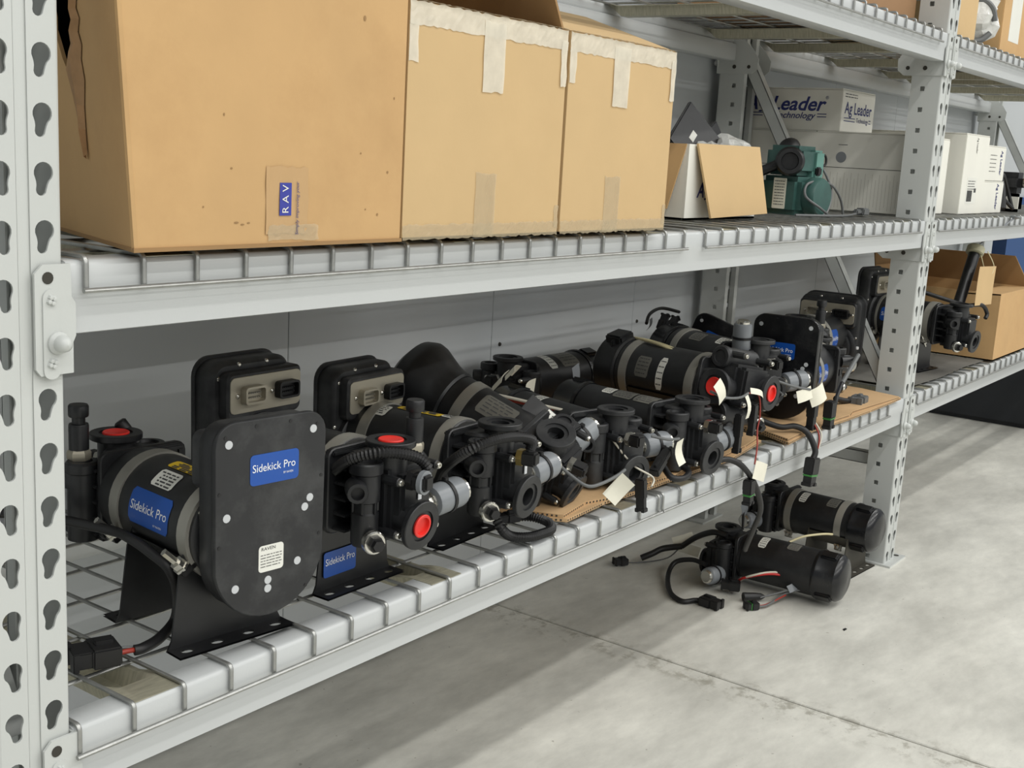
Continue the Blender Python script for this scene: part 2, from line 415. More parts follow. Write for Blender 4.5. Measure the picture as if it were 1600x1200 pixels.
# beams: step profile, extruded between the frames
BX0, BX1 = .0405, 2.4741
def beam_mesh():
    pr = [(0, .001), (0, .030), (-.002, .036), (-.002, .063), (.0005, .0668), (.004, .068), (.034, .068), (.036, .066), (.036, .046), (.044, .045), (.046, .043), (.046, .002), (.044, 0), (.002, 0)]
    n = len(pr); b = MB()
    # (y,z) profile, extruded in x
    vs = [(BX0, y, z) for y, z in pr] + [(BX1, y, z) for y, z in pr]
    fs = [tuple(range(n)), tuple(range(2 * n - 1, n - 1, -1))] + [(i, (i + 1) % n, n + (i + 1) % n, n + i) for i in range(n)]
    b.add(vs, fs); return b.build('rail', M_BEAM, mesh_only=True, angle=50)
RAIL = beam_mesh()
def conn_mesh(s):
    """end connector at left end (s=1) or right end (s=-1), origin at post centre line, beam bottom"""
    b = MB(); c = []
    pts = [(.006, -.028), (.011, -.0345), (.044, -.0345), (.044, -.006), (.047, 0), (.047, .030), (.043, .036), (.042, .066), (.014, .066), (.006, .058)]
    pts = [(s * x, z) for x, z in pts]
    b.prism(pts, 0, .003, frame((0, -.0025, 0), (1, 0, 0), (0, 0, 1)))
    # embossed strip
    b.prism([(s * .0215 + x, z) for x, z in rrect(.017, .082, .008, 4, 0, .003)], .003, .0045, frame((0, -.0025, 0), (1, 0, 0), (0, 0, 1)))
    # leg on the inner side face of the post
    b.prism([(0, -.0345), (.100, -.0345), (.116, -.022), (.118, .004), (.10, .030), (.06, .066), (0, .066)], -.0012, .0012, frame((s * .0393, -.003, 0), (0, 1, 0), (0, 0, 1)))
    me = b.build('end_connector', M_RACK, mesh_only=True)
    r = MB()
    for z in (.034, -.0235):
        for q in range(4):
            a = q * PI / 2 + .4
            r.lathe([(0, .0035), (.002, .003), (.0032, 0)], 6, frame((s * .0215 + .0028 * math.cos(a), -.0065, z + .0028 * math.sin(a)), (1, 0, 0), (0, 0, 1)))
    rm = r.build('rivet', M_RACK, mesh_only=True)
    g = MB().lathe([(.0105, 0), (.0105, .003), (.008, .006), (.008, .010), (.0065, .014), (.0035, .0165), (0, .0172)], 16, frame((s * .027, -.0065, -.005), (1, 0, 0), (0, 0, 1)))
    gm = g.build('locking_pin', M_RACK, mesh_only=True)
    h = MB().lathe([(.0055, 0), (.0055, .0006)], 14, frame((s * .019, -.0055, .054), (1, 0, 0), (0, 0, 1)))
    h.lathe([(.0055, -.0004), (.0055, .0006)], 12, frame((s * .0407, .045, -.016), (0, 1, 0), (0, 0, 1)))
    h.lathe([(.005, -.0006), (.005, .0006)], 12, frame((s * .0406, .088, -.016), (0, 1, 0), (0, 0, 1)))
    hm = h.build('bolt_hole', M_DARK, mesh_only=True)
    return me, rm, gm, hm
CONN = {1: conn_mesh(1), -1: conn_mesh(-1)}
levels = ((B0, 'lower'), (B1, 'middle'), (B2, 'upper'))
for bay, X in ((0, 0), (1, 2.5146)):
    bt = 'near' if bay == 0 else 'far'
    for zb, lv in levels:
        for side in ('front', 'rear'):
            bm_ = thing('shelf_beam', 'pale grey %s step beam of the %s shelf in the %s bay' % (side, lv, bt), 'shelf beam', T(X, 0, zb) if side == 'front' else T(X + 2.5146, .6096, zb) @ RZ(PI), 'step beams of the rack')
            link('rail', RAIL, bm_)
            for s, dx in ((1, 0), (-1, 2.5146)):
                cm, rm, gm, hm = CONN[s]
                c = link('end_connector', cm, bm_, T(dx, 0, 0))
                for m_, nm in ((rm, 'rivet'), (gm, 'locking_pin'), (hm, 'bolt_hole')): link(nm, m_, c)

# wire decks
WR = .0026
def cross_wire_mesh():
    zt = -WR; b = MB(); y0 = -.0055; r = .006
    pts = [(0, y0, zt - .031)]
    for k in range(5):
        a = PI - k * PI / 8; pts.append((0, y0 + r + r * math.cos(a), zt - r + r * math.sin(a)))
    pts2 = [(0, .61 - p[1], p[2]) for p in pts][::-1]
    P = [Vector(p) for p in pts + pts2]; n = len(P); seg = 6; vs = []; fs = []
    for i, p in enumerate(P):
        d = (P[min(i + 1, n - 1)] - P[max(i - 1, 0)]).normalized(); sd = Vector((1, 0, 0)); up = sd.cross(d)
        for k in range(seg):
            a = 2 * PI * k / seg; vs.append(p + (up * math.cos(a) + sd * math.sin(a)) * WR)
    for i in range(n - 1):
        for k in range(seg):
            k2 = (k + 1) % seg; fs.append((i * seg + k, i * seg + k2, (i + 1) * seg + k2, (i + 1) * seg + k))
    fs.append(tuple(range(seg))); fs.append(tuple((n - 1) * seg + k for k in range(seg)))
    b.add(vs, fs); return b.build('cross_wire', M_ZINC, mesh_only=True, angle=60)
CW = cross_wire_mesh()
LW = MB().cyl((-.006, 0, 0), (1.149, 0, 0), WR, 6).build('long_wire', M_ZINC, mesh_only=True, angle=60)
def channel_mesh():
    b = MB(); hw = .022; zt = -.008
    sec = [(-hw - .008, -.004), (-hw, -.004), (-hw + .006, -.024), (hw - .006, -.024), (hw, -.004), (hw + .008, -.004)]
    # open U section; its ends are flattened and lie on the beams
    def ring(y, k, wide):
        t = .0015 * k + .0006 * (1 - k); f = -.0053 * (1 - k)
        return [(x * wide, y, (zt + z) * k + f) for x, z in sec] + [(x * wide, y, (zt + z) * k + f - t) for x, z in sec[::-1]]
    st = [(.001, 0, 1.05), (.040, 0, 1.05), (.060, .55, 1.1), (.075, 1, 1.0), (.535, 1, 1.0), (.550, .55, 1.1), (.570, 0, 1.05), (.609, 0, 1.05)]
    n = 12; vs = []; fs = []
    for y, k, w_ in st: vs += ring(y, k, w_)
    for i in range(len(st) - 1):
        for q in range(n):
            q2 = (q + 1) % n; fs.append((i * n + q, i * n + q2, (i + 1) * n + q2, (i + 1) * n + q))
    fs.append(tuple(range(n))); fs.append(tuple((len(st) - 1) * n + q for q in range(n)))
    b.add(vs, fs); return b.build('support_channel', M_CHAN, mesh_only=True, angle=40)
CH = channel_mesh()
def deck(x0, z, label):
    d = thing('wire_deck', label, 'wire deck', T(x0, 0, z), 'wire mesh decks of the rack')
    for i in range(19): link('cross_wire', CW, d, T(.0635 * i, 0, 0))
    for k in range(6): link('long_wire', LW, d, T(0, .09 + .0935 * k, -.0078))
    link('long_wire', LW, d, T(0, -.0105, -.033)); link('long_wire', LW, d, T(0, .6205, -.033))
    for dx in (.10, .572, 1.044): link('support_channel', CH, d, T(dx, 0, 0))
for bay, X in ((0, 0), (1, 2.5146)):
    for z, lv, a, b_ in ((D0, 'lower', .044, 1.202), (D1, 'middle', .058, 1.277), (D2, 'upper', .058, 1.268)):
        nb = 'near' if bay == 0 else 'far'
        if bay: a, b_ = .055, 1.225
        deck(X + a, z, 'galvanised wire deck, left half of the %s shelf in the %s bay' % (lv, nb))
        deck(X + b_, z, 'galvanised wire deck, right half of the %s shelf in the %s bay' % (lv, nb))


# ================================================================= injection pumps
def motor_patch(mb, r, x0, x1, a0, a1, rad=0.):
    """curved rectangle on the motor; a measured from +z towards +y"""
    n = 8; vs = []; fs = []
    for i in range(n + 1):
        a = a0 + (a1 - a0) * i / n
        ins = rad if i in (0, n) else 0
        for x in (x0 + ins, x1 - ins): vs.append((x, r * math.sin(a), r * math.cos(a)))
    for i in range(n): fs.append((2 * i, 2 * i + 1, 2 * i + 3, 2 * i + 2))
    mb.add(vs, fs); return mb
def raw(mb, name, m, parent, M=None):
    me = bpy.data.meshes.new(name); me.from_pydata([tuple(M @ Vector(v)) for v in mb.v] if M is not None else mb.v, [], mb.f); me.materials.append(m)
    for p in me.polygons: p.use_smooth = True
    return link(name, me, parent)
def motor_text(body, size, r, xc, ac, m, parent, M, width=None, sgn=1):
    vs, fs = text_verts(body, size, width=width)
    out = []
    for v in vs:
        x = xc - sgn * v.x; a = ac - sgn * v.y / r
        out.append((x, r * math.sin(a), r * math.cos(a)))
    b = MB(); b.add(out, fs); return raw(b, 'lettering', m, parent, M)

FL_PROF = [(.0135, .012), (.0135, .0055), (.0195, .0055), (.0195, .008), (.0315, .008), (.0325, .007), (.0325, .001), (.0315, 0), (.023, 0)]
def flange(mb, o, d, neck=.03, hole=.0135):
    """pipe flange whose face is at o, looking along d, neck running back"""
    pr = [(.0225, -neck), (.0225, -.010), (.0240, -.008), (.0315, -.008), (.0325, -.007), (.0325, -.001), (.0315, 0), (.0205, 0), (.0205, -.0025), (hole, -.0025), (hole, -.024), (0, -.024)]
    mb.lathe(pr, 28, along(o, d))
def red_plug(par, o, d, name='red_plug', hollow=True):
    b = MB().lathe([(.0145, -.003), (.0155, .0005), (.0145, .0015), (.0118, .0015), (.0112, -.014), (0, -.0145)] if hollow else [(.0165, -.003), (.0165, -.001), (.0155, 0), (.012, -.001), (0, -.0015)], 24, along(o, d))
    return b.build(name, M_RED, par, angle=25)
def ziptie_canister(par, o, d, m=M_GRAY, L=.056, r=.0215):
    M = along(o, d)
    c = MB().lathe([(r * .72, 0), (r * .95, .002), (r, .006), (r, L - .008), (r * .93, L - .002), (r * .8, L), (0, L)], 24, M).build('gray_canister', m, par)
    MB().lathe([(.007, -.016), (.007, -.010), (.0115, -.010), (.0115, -.003), (.014, -.003), (.014, .001)], 14, M).build('nut', M_CHROME, c)
    t = MB().lathe([(r, L * .45), (r + .0018, L * .45), (r + .0018, L * .45 + .005), (r, L * .45 + .005)], 24, M); t.bev(-.004, .004, r, r + .006, L * .44, L * .45 + .007, .001, M)
    t.build('cable_tie', M_RUB, c); MB().lathe([(r * .78, L), (r * .78, L + .004), (r * .6, L + .007), (0, L + .007)], 16, M).build('end_fitting', M_CHROME, c); return c

def pump_head(P, M, opt):
    hm = opt.get('hmat', M_BLK); hx = opt.get('hx', .1)
    H = M @ T(hx, 0, 0)
    b = MB()
    b.prism(rrect(.118, .112, .012, 3, -.006, 0), 0, .009, H @ frame((0, 0, 0), (0, 1, 0), (0, 0, 1)), .0015, .0015)
    b.bev(-.004, .013, -.060, .004, .046, .053, .002, H); b.bev(-.002, .006, -.060, -.052, .030, .050, .002, H)                  # flat wing on top of the mounting plate
    b.bev(.006, .072, -.024, .050, -.060, .032, .006, H)                  # body
    b.bev(.066, .086, -.012, .046, -.052, .026, .005, H)
    b.cyl(H @ Vector((.02, 0, -.02)), H @ Vector((.02, 0, .05)), .034, 20, ch=.004)
    for zz in (-.05, -.03, -.01, .01, .03): b.bev(.008, .03, -.056, .056, zz, zz + .004, .001, H)
    o = MB(); o.v = b.v; o.f = b.f
    body = b.build('pump_head', hm, P)
    # valve towers
    t = MB()
    t.lathe([(.0155, -.062), (.0175, -.058), (.0175, -.020), (.0150, -.018), (.0150, -.006), (.0185, -.004), (.0185, .030), (.0215, .032), (.0215, .044), (.020, .046), (.0135, .046), (.0125, .042), (.006, .042), (0, .042)], 22, H @ T(.052, -.043, 0))
    for q in range(6):
        a = q * PI / 3; t.bev(.0135, .0178, -.0015, .0015, -.019, -.004, .0004, H @ T(.052, -.043, 0) @ RZ(a), 1)
    t.build('valve_tower', hm, P)
    t = MB()
    t.lathe([(.0185, -.058), (.0185, .026), (.0205, .028), (.0205, .038), (.018, .041), (.0125, .041), (.012, .038), (0, .038)], 20, H @ T(.034, .058, 0)); t.build('valve_tower', hm, P)
    f = MB(); flange(f, H @ Vector((.05, .004, .066)), H.to_3x3() @ Vector((0, 0, 1)), .05)
    fo = f.build('top_flange', hm, P)
    if opt.get('red_top'): red_plug(fo, H @ Vector((.05, .004, .067)), H.to_3x3() @ Vector((0, 0, 1)), hollow=False)
    f = MB(); ld = H.to_3x3() @ Vector((1, -.02, -.12)).normalized(); lo = H @ Vector((.104, .008, -.038)); flange(f, lo, ld, .06)
    fo = f.build('front_flange', hm, P)
    if opt.get('red_front'): red_plug(fo, lo, ld)
    # bosses with screws
    s = []
    for (yy, zz, xa, xb) in ((-.020, .021, .035, .088), (-.022, -.047, .035, .088), (.066, .026, .03, .078), (.060, -.052, .03, .082)):
        s.append((xb, yy, zz)); bo = MB().cyl(H @ Vector((xa, yy, zz)), H @ Vector((xb, yy, zz)), .0062, 10, ch=.001).build('screw_boss', hm, P)
        MB().lathe([(.0048, 0), (.0048, .0025), (.0036, .0042), (.0016, .0042), (.0014, .002), (0, .002)], 10, H @ along((xb, yy, zz), (1, 0, 0))).build('screw', M_CHROME, bo)
    MB().lathe([(.0135, .0), (.0135, .030), (.0125, .032), (.0085, .032), (.0085, .022), (0, .022)], 16, H @ along((.045, -.055, .014), (.75, -.66, 0))).build('side_port', hm, P)
    if opt.get('plug', True):
        k = MB().lathe([(.0150, 0), (.0150, .007), (.0135, .009), (.0105, .009)], 20, H @ along((.072, -.050, -.052), (.9, -.43, 0))).build('steel_ring', M_CHROME, P)
        MB().lathe([(.0105, .006), (.0105, .016), (.0080, .016), (.0075, .022), (0, .022)], 6, H @ along((.072, -.050, -.052), (.9, -.43, 0))).build('hex_plug', M_RUB, k)
    if opt.get('sensor'):
        A = H @ T(.044, .057, 0)
        k = MB().lathe([(.012, .083), (.012, .113), (.0115, .115), (.008, .115), (.008, .123), (.0115, .124), (.0122, .126), (.0122, .137), (.011, .139), (0, .139)], 18, A @ T(0, 0, -.030)).build('pressure_sensor', M_BLK, P)
        MB().lathe([(.0135, .040), (.0145, .042), (.0145, .049), (.0135, .051), (.0115, .054), (.0115, .056)], 6, A).build('hex_nut', M_STEEL if not opt.get('brassnut') else M_BRASS, k)
        MB().lathe([(.0225, .008), (.0235, .012), (.0235, .026), (.020, .031), (.013, .040)], 22, A).build('sensor_socket', hm, k)
    if opt.get('nozzle'): MB().lathe([(.007, 0), (.007, .014), (.0085, .016), (.0085, .034), (.006, .036), (0, .036)], 12, H @ along((.060, -.030, .044), (.35, .45, .8))).build('slanted_nozzle', M_RUB, P)
    if opt.get('elbow', True):
        k = MB().lathe([(.013, 0), (.013, .009)], 6, H @ along((.085, .002, .020), (1, .15, 0))).build('hex_nut', opt.get('nutmat', M_CHROME), P)
        e = MB(); e.bev(-.010, .010, -.010, .010, .006, .030, .003, H @ along((.085, .002, .020), (1, .15, 0))); e.build('plug_connector', M_RUB, k)
        if opt.get('cring'): MB().lathe([(.0135, .018), (.0155, .018), (.0155, .024), (.0135, .024)], 18, H @ along((.085, .002, .020), (1, .15, 0))).build('clip_ring', M_GRAY, k)
    if opt.get('can', True):
        ziptie_canister(P, H @ Vector(opt.get('can_o', (.055, .084, -.033))), H.to_3x3() @ Vector(opt.get('can_d', (.12, 1, .12))))
        MB().cyl(H @ Vector((.05, .03, -.034)), H @ Vector((.054, .07, -.031)), .009, 12).build('outlet_stub', hm, P)
    if opt.get('dash'):
        MB().bev(-.0035, .0035, 0, .0012, -.011, .011, .0004, H @ T(.087, .020, .002) @ RZ(-PI / 2)).build('white_mark', M_WHT, P)

def dplate_poly(w=.146, top=.134, bot=-.092, r=.026):
    pts = []
    for k in range(7):
        a = PI / 2 * k / 6; pts.append((w / 2 - r + r * math.cos(a), top - r + r * math.sin(a)))
    for k in range(7):
        a = PI / 2 + PI / 2 * k / 6; pts.append((-w / 2 + r + r * math.cos(a), top - r + r * math.sin(a)))
    R = w / 2
    for k in range(1, 18):
        a = PI + PI * k / 18; pts.append((R * math.cos(a), bot + R + R * math.sin(a)))
    return pts
def rivet_mesh():
    return MB().lathe([(.0048, 0), (.0048, .0008)], 12).build('rivet', mat('rivet_grey', (190, 193, 195), .5), mesh_only=True)
RIV = rivet_mesh()
SCR = MB().lathe([(.0036, 0), (.0034, .0018), (.002, .003), (0, .0032)], 10).build('screw', M_CHROME, mesh_only=True)
def sidekick_sticker(P, M, w=.066, h=.035, name='sticker'):
    """flat sticker in local XY of M, facing +Z"""
    s = MB().prism(rrect(w, h, .005, 4), 0, .0006, M).build(name, M_BLUE, P)
    text('Sidekick Pro', .0128, M @ T(-.001, .0015, .0009), M_WHT, s, width=w * .88)
    text('BY RAVEN', .0035, M @ T(w * .28, -h * .23, .0009), M_WHT, s, width=w * .2)
    return s
def enclosure(P, M, opt):
    x1 = -.1; th = .036; w = .146
    M = M @ T(0, opt.get('ey', 0), opt.get('ez', 0)) @ Matrix.Diagonal((1, opt.get('ys', 1), 1, 1))
    F = M @ frame((x1 - th, 0, 0), (0, 1, 0), (0, 0, 1))      # local z = +x (towards motor)
    poly = dplate_poly()
    e = MB().prism(poly, 0, th, F, .006, .004).build('enclosure', opt.get('emat', M_BLKD), P, angle=45)
    # lid flange (outer face)
    big = [(p[0] * 1.035, p[1] * 1.025 + .0005) for p in poly]
    MB().prism(big, -.003, .004, F, .0015, .0015).build('enclosure_lid', opt.get('emat', M_BLKD), e, angle=45)
    G = M @ T(x1 - th - .003, 0, 0) @ frame((0, 0, 0), (0, -1, 0), (0, 0, 1))   # faces away from motor, x -> viewer right
    if opt.get('faceplate', True):
        for px, pz in ((-.058, .114), (.056, .117), (-.060, .032), (.053, .036), (.046, .026), (.037, -.037), (-.048, -.052), (-.004, -.051), (-.004, -.061)):
            link('rivet', RIV, e, G @ T(px, pz, 0))
        for px, pz in ((-.062, .122), (-.022, .130), (.024, .130), (.062, .122), (-.069, .06), (.069, .06), (-.069, 0), (.068, -.01), (.050, -.07)):
            MB().lathe([(.0022, 0), (.0022, .0005)], 8, G @ T(px, pz, 0)).build('lid_screw', M_RUB, e)
        sidekick_sticker(e, G @ T(*opt.get('st', (.003, .080, 0))))
        if opt.get('lab', True):
            s = MB().prism(rrect(.034, .031, .004, 3), 0, .0006, G @ T(.0, -.025, 0)).build('white_label', M_LBL, e)
            text('RAVEN', .0055, G @ T(-.004, -.0135, .0009), M_PRT, s, width=.019)
            bars(G @ T(.0, -.028, .0009), .029, .017, 5, M_PRT, s, 'printing', 4, .25)
    # motor-side: bulge with connector plate
    K = M @ T(x1, 0, 0) @ frame((0, 0, 0), (0, 1, 0), (0, 0, 1))
    sx = opt.get('bx', .008)
    MB().prism(rrect(.136, .066, .010, 4, sx, .088), -.002, .018, K, .003).build('connector_housing', opt.get('emat', M_BLKD), e)
    cp = MB().prism(rrect(.129, .050, .008, 4, sx, .090), .018, .0195, K, .0004).build('connector_plate', M_STEEL, P)
    for cx, m_, nm in ((sx - .028, M_STEEL, 'steel_connector'), (sx + .034, M_RUB, 'black_connector')):
        b = MB(); o = rrect(.038, .024, .005, 3, cx, .090); i_ = rrect(.032, .018, .0035, 3, cx, .090); n = len(o)
        vs = [(x, y, .0195) for x, y in o] + [(x, y, .031) for x, y in o] + [(x, y, .031) for x, y in i_] + [(x, y, .022) for x, y in i_]
        fs = [(q * n + i, q * n + (i + 1) % n, (q + 1) * n + (i + 1) % n, (q + 1) * n + i) for q in range(3) for i in range(n)] + [tuple(3 * n + i for i in range(n))]
        b.add(vs, fs, K); b.bev(cx + .018, cx + .0225, .086, .094, .0195, .028, .001, K); cc = b.build(nm, m_, cp)
        pn = MB()
        for u in range(6):
            for v in range(2): pn.box(cx - .011 + u * .004, cx - .0098 + u * .004, .086 + v * .006, .0875 + v * .006, .022, .028, K)
        pn.build('contact_pins', M_BAND if m_ is M_STEEL else M_BLK, cc)
        for dx in ((-.0245, .026) if opt.get('scr4') else (-.0245,)): link('screw', SCR, cp, K @ T(cx + dx, .090, .0195))
    for px, pz in ((-.060, .112), (-.024, .1275), (.026, .1275), (.060, .118), (-.0665, .045), (.0665, .03), (-.0665, -.02)):
        link('screw', SCR, e, K @ T(px, pz, -.002))
    MB().lathe([(.072, -.001), (.072, .008), (.066, .012), (.062, .012), (.062, .022), (.0585, .024)], 36, K).build('motor_collar', opt.get('emat', M_BLKD), e)

def bracket(P, M, bx=0., h=.13, half=.055, w=.165, m=M_BLKM, toe=.028):
    b = MB(); t = .0025
    for s in (-1, 1):
        x = bx + s * half
        topz = h - .015; tw = w * .36
        # trapezoid leg with concave saddle cut
        pts = [(-w / 2, 0), (w / 2, 0), (w / 2 - .006, .012), (tw + .006, topz * .8), (tw, topz)]
        for k in range(9):
            a = -PI * .12 - PI * .76 * k / 8
            pts.append((.060 * math.cos(a), h + .060 * math.sin(a)))
        pts += [(-tw, topz), (-tw - .006, topz * .8), (-w / 2 + .006, .012)]
        F = M @ frame((x - t / 2, 0, 0), (0, 1, 0), (0, 0, 1))
        b.prism(pts, 0, t, F)
        # foot flange with holes
        holes = [(-w * .38, .018 if s > 0 else .018), (-w * .16, .016), (w * .38, .018)]
        x0, x1 = (x, x + toe) if s > 0 else (x - toe, x)
        segs = [-w / 2, -w * .27, 0, w * .27, w / 2]
        hc = [(-w * .385), (-w * .135), (w * .135), (w * .385)]
        for q in range(4):
            rr_ = .0055
            hole = [(rr_ * math.cos(a), 1.5 * rr_ * math.sin(a)) for a in [2 * PI * k / 12 for k in range(12)]]
            plate_cell(b, hole, (x0 + x1) / 2, hc[q], x0, x1, segs[q], segs[q + 1], t, M)
    # saddle connecting the legs under the motor
    n = 10; vs = []; fs = []
    for i in range(n + 1):
        a = -PI * .12 - PI * .76 * i / n
        for r in (.0595, .0620):
            for x in (bx - half, bx + half): vs.append((x, r * math.cos(a), h + r * math.sin(a)))
    for i in range(n):
        o = 4 * i; p = o + 4
        fs += [(o, o + 1, p + 1, p), (o + 2, p + 2, p + 3, o + 3), (o, p, p + 2, o + 2), (o + 1, o + 3, p + 3, p + 1)]
    b.add(vs, fs, M)
    return b.build('bracket', m, P, angle=30)
def band(P, M, x, h, r=.0605, w=.018, lug=None, m=None):
    m = m or M_BAND
    MH = M @ T(0, 0, h)
    k = MB().lathe([(r - .0012, 0), (r, 0), (r, w), (r - .0012, w)], 40, MH @ along((x - w / 2, 0, 0), (1, 0, 0))).build('band_clamp', m, P)
    if lug is not None:
        for s in lug:
            a = s
            A = MH @ T(x, 0, 0) @ RX(-a)
            MB().bev(-w / 2, w / 2, -.003, .003, r - .002, r + .016, .001, A).build('clamp_lug', m, k)
            MB().lathe([(.003, -.022), (.003, .004), (.0075, .004), (.0075, .011), (.0035, .011), (.0035, .026), (0, .026)], 6, A @ T(0, 0, r + .009) @ RX(PI / 2)).build('clamp_bolt', M_CHROME, k)
    return k
def end_cap(P, M, h, kind, r):
    A = M @ T(-.1, 0, h) @ frame((0, 0, 0), (0, 0, 1), (0, -1, 0))   # local z = -x? (handled below)
    A = M @ T(0, 0, h) @ along((-.095, 0, 0), (-1, 0, 0))
    m = M_BLKG if kind == 'gloss' else M_BLK
    b = MB()
    if kind == 'gloss':
        b.lathe([(r + .002, -.004), (r + .004, 0), (r + .004, .004), (r + .001, .010), (r + .0, .050), (r - .006, .058), (r - .02, .064), (0, .066)], 36, A)
        for a in (0.3, 2.4, 4.4): b.bev(-.014, .014, r - .006, r + .006, .004, .045, .003, A @ RZ(a))
    elif kind == 'tall':       # deep conical boot
        b.lathe([(r + .001, -.004), (r + .004, 0), (r + .004, .010), (r + .008, .026), (r + .022, .060), (r + .024, .072), (r + .018, .088), (r - .002, .101), (r - .03, .106), (0, .107)], 40, A)
        b.bev(-.018, .018, r - .008, r + .012, -.004, .028, .004, A @ RZ(1.9)); b.bev(-.010, .010, r, r + .009, .018, .056, .003, A @ RZ(1.2))
    else:
        b.lathe([(r + .001, -.004), (r + .004, 0), (r + .004, .006), (r + .002, .010), (r + .002, .048), (r - .004, .054), (0, .056)], 36, A)
        b.bev(-.140, -.098, -.021, .021, r - .010, r + .013, .004, M @ T(0, 0, h) @ RX(-kind)); b.bev(-.118, -.112, -.030, .030, r - .012, r + .006, .002, M @ T(0, 0, h) @ RX(-kind))
    return b.build('end_cap', m, P, angle=32)
PUMPS = {}
def pump(key, label, M, h=.13, head=True, r=.058, encl=True, cap=None, bands=(-.065, .065), brk=None, labels=(), lug=None, roll=0., opt=None, fbase=False):
    opt = opt or {}
    P = thing('injection_pump', label, 'pump', M, None)
    # parts are built in the pump's own space: motor axis along +x at height h
    R = T(0, 0, h) @ RX(roll)
    mm = MB().lathe([(0, -.1), (r - .006, -.1), (r - .002, -.098), (r - .002, -.092), (r, -.090), (r, .090), (r - .002, .092), (r - .002, .1), (0, .1)], 44, R @ along((0, 0, 0), (1, 0, 0)))
    mot = mm.build('motor', opt.get('mmat', M_BLK), P)
    for x in bands: band(P, I4, x, h, r + .0025, lug=lug)
    if encl: enclosure(P, R, opt)
    if cap: end_cap(P, I4 if not opt.get('caproll') else I4, h, cap, r)
    if brk: bracket(P, I4, brk[0], h if len(brk) < 2 else brk[1], w=brk[2] if len(brk) > 2 else .165, m=opt.get('bmat', M_BLKM))
    if head: pump_head(P, R @ RX(opt.get('hroll', 0.)), opt)
    for kind, x0, x1, a0, a1 in labels:
        rr = r + .0007
        if kind == 'blue':
            s = raw(motor_patch(MB(), rr, x0, x1, a0, a1, .004), 'sticker', M_BLUE, P, T(0, 0, h))
            motor_text('Sidekick Pro', .0155, rr + .0004, (x0 + x1) / 2, (a0 + a1) / 2, M_WHT, s, T(0, 0, h), width=(x1 - x0) * .9, sgn=1 if a0 > 0 else -1)
            motor_text('BY RAVEN', .0035, rr + .0004, x0 + (x1 - x0) * .25 if a0 > 0 else x1 - (x1 - x0) * .25, (a0 + a1) / 2 + (.25 if a0 > 0 else -.25), M_WHT, s, T(0, 0, h), width=(x1 - x0) * .2, sgn=1 if a0 > 0 else -1)
        else:
            m_ = {'white': M_LBL, 'silver': M_SIL, 'yellow': M_YEL}[kind]
            s = raw(motor_patch(MB(), rr, x0, x1, a0, a1, .003), kind + '_label', m_, P, T(0, 0, h))
            rg = random.Random(int(abs(x0) * 9999)); b = MB(); n = 5
            for i in range(n):
                aa = a0 + (a1 - a0) * (.15 + .7 * i / (n - 1)); L = (x1 - x0); u = x0 + L * .12
                while u < x1 - L * .2:
                    k = L * rg.uniform(.08, .28); motor_patch(b, rr + .0003, u, min(u + k, x1 - L * .1), aa, aa + .035); u += k + L * .05
            raw(b, 'printing', M_PRT, s, T(0, 0, h))
    PUMPS[key] = (P, M)
    return P
def cable(P, M, name, m, pts, r=.0035, rib=0., seg=8, sub=None):
    Mi = M.inverted() if M is not None else I4
    return MB().tube([Mi @ Vector(p) for p in pts], r, seg + (4 if rib else 0), rib * 1.5, .0046).build(name, m, P, angle=18 if rib else 60)
def plug(P, M, name, o, d, L=.045, w=.022, t=.014, m=None, up=(0, 0, 1), seal=False):
    """weather-pack style connector body starting at o, pointing along d (world)"""
    Mi = M.inverted() if M is not None else I4
    d = Vector(d).normalized(); up = Vector(up); sd = up.cross(d).normalized(); F = Mi @ frame(o, d, sd)
    b = MB(); b.bev(0, L * .62, -w / 2, w / 2, -t / 2, t / 2, .002, F); b.bev(L * .5, L, -w * .42, w * .42, -t * .42, t * .42, .0015, F)
    b.bev(L * .12, L * .5, -w * .14, w * .14, t / 2 - .001, t / 2 + .004, .001, F); b.bev(L * .9, L * 1.03, -w * .5, -w * .15, -t / 2, t / 2, .001, F); b.bev(L * .9, L * 1.03, w * .15, w * .5, -t / 2, t / 2, .001, F)
    o_ = b.build(name, m or M_RUB, P)
    if seal: MB().bev(L * .60, L * .68, -w * .47, w * .47, -t * .47, t * .47, .001, F).build('green_seal', M_GRNS, o_)
    return o_
def tagp(P, M, c, ex, ey, w=.035, h=.028, m=None, name='paper_tag', curl=.004):
    Mi = M.inverted() if M is not None else I4
    F = Mi @ frame(c, ex, ey); n = 6; vs = []; fs = []
    for i in range(n + 1):
        u = i / n; z = curl * math.sin(u * PI)
        for s, t in ((-1, 0), (1, 0), (-1, .0005), (1, .0005)): vs.append(((u - .5) * w, s * h / 2, z + t))
    for i in range(n):
        o = 4 * i; p = o + 4; fs += [(o, o + 1, p + 1, p), (o + 2, p + 2, p + 3, o + 3), (o, p, p + 2, o + 2), (o + 1, o + 3, p + 3, p + 1)]
    fs += [(0, 2, 3, 1), (4 * n, 4 * n + 1, 4 * n + 3, 4 * n + 2)]
    return MB().add(vs, fs, F).build(name, m or M_TAG, P)
R_ = math.radians
def base(x, y, z, yaw, pitch=0, roll=0): return T(x, y, z) @ RZ(R_(yaw)) @ RY(R_(-pitch)) @ RX(R_(roll))
DC = D0 + .0125      # top of the cardboard sheets

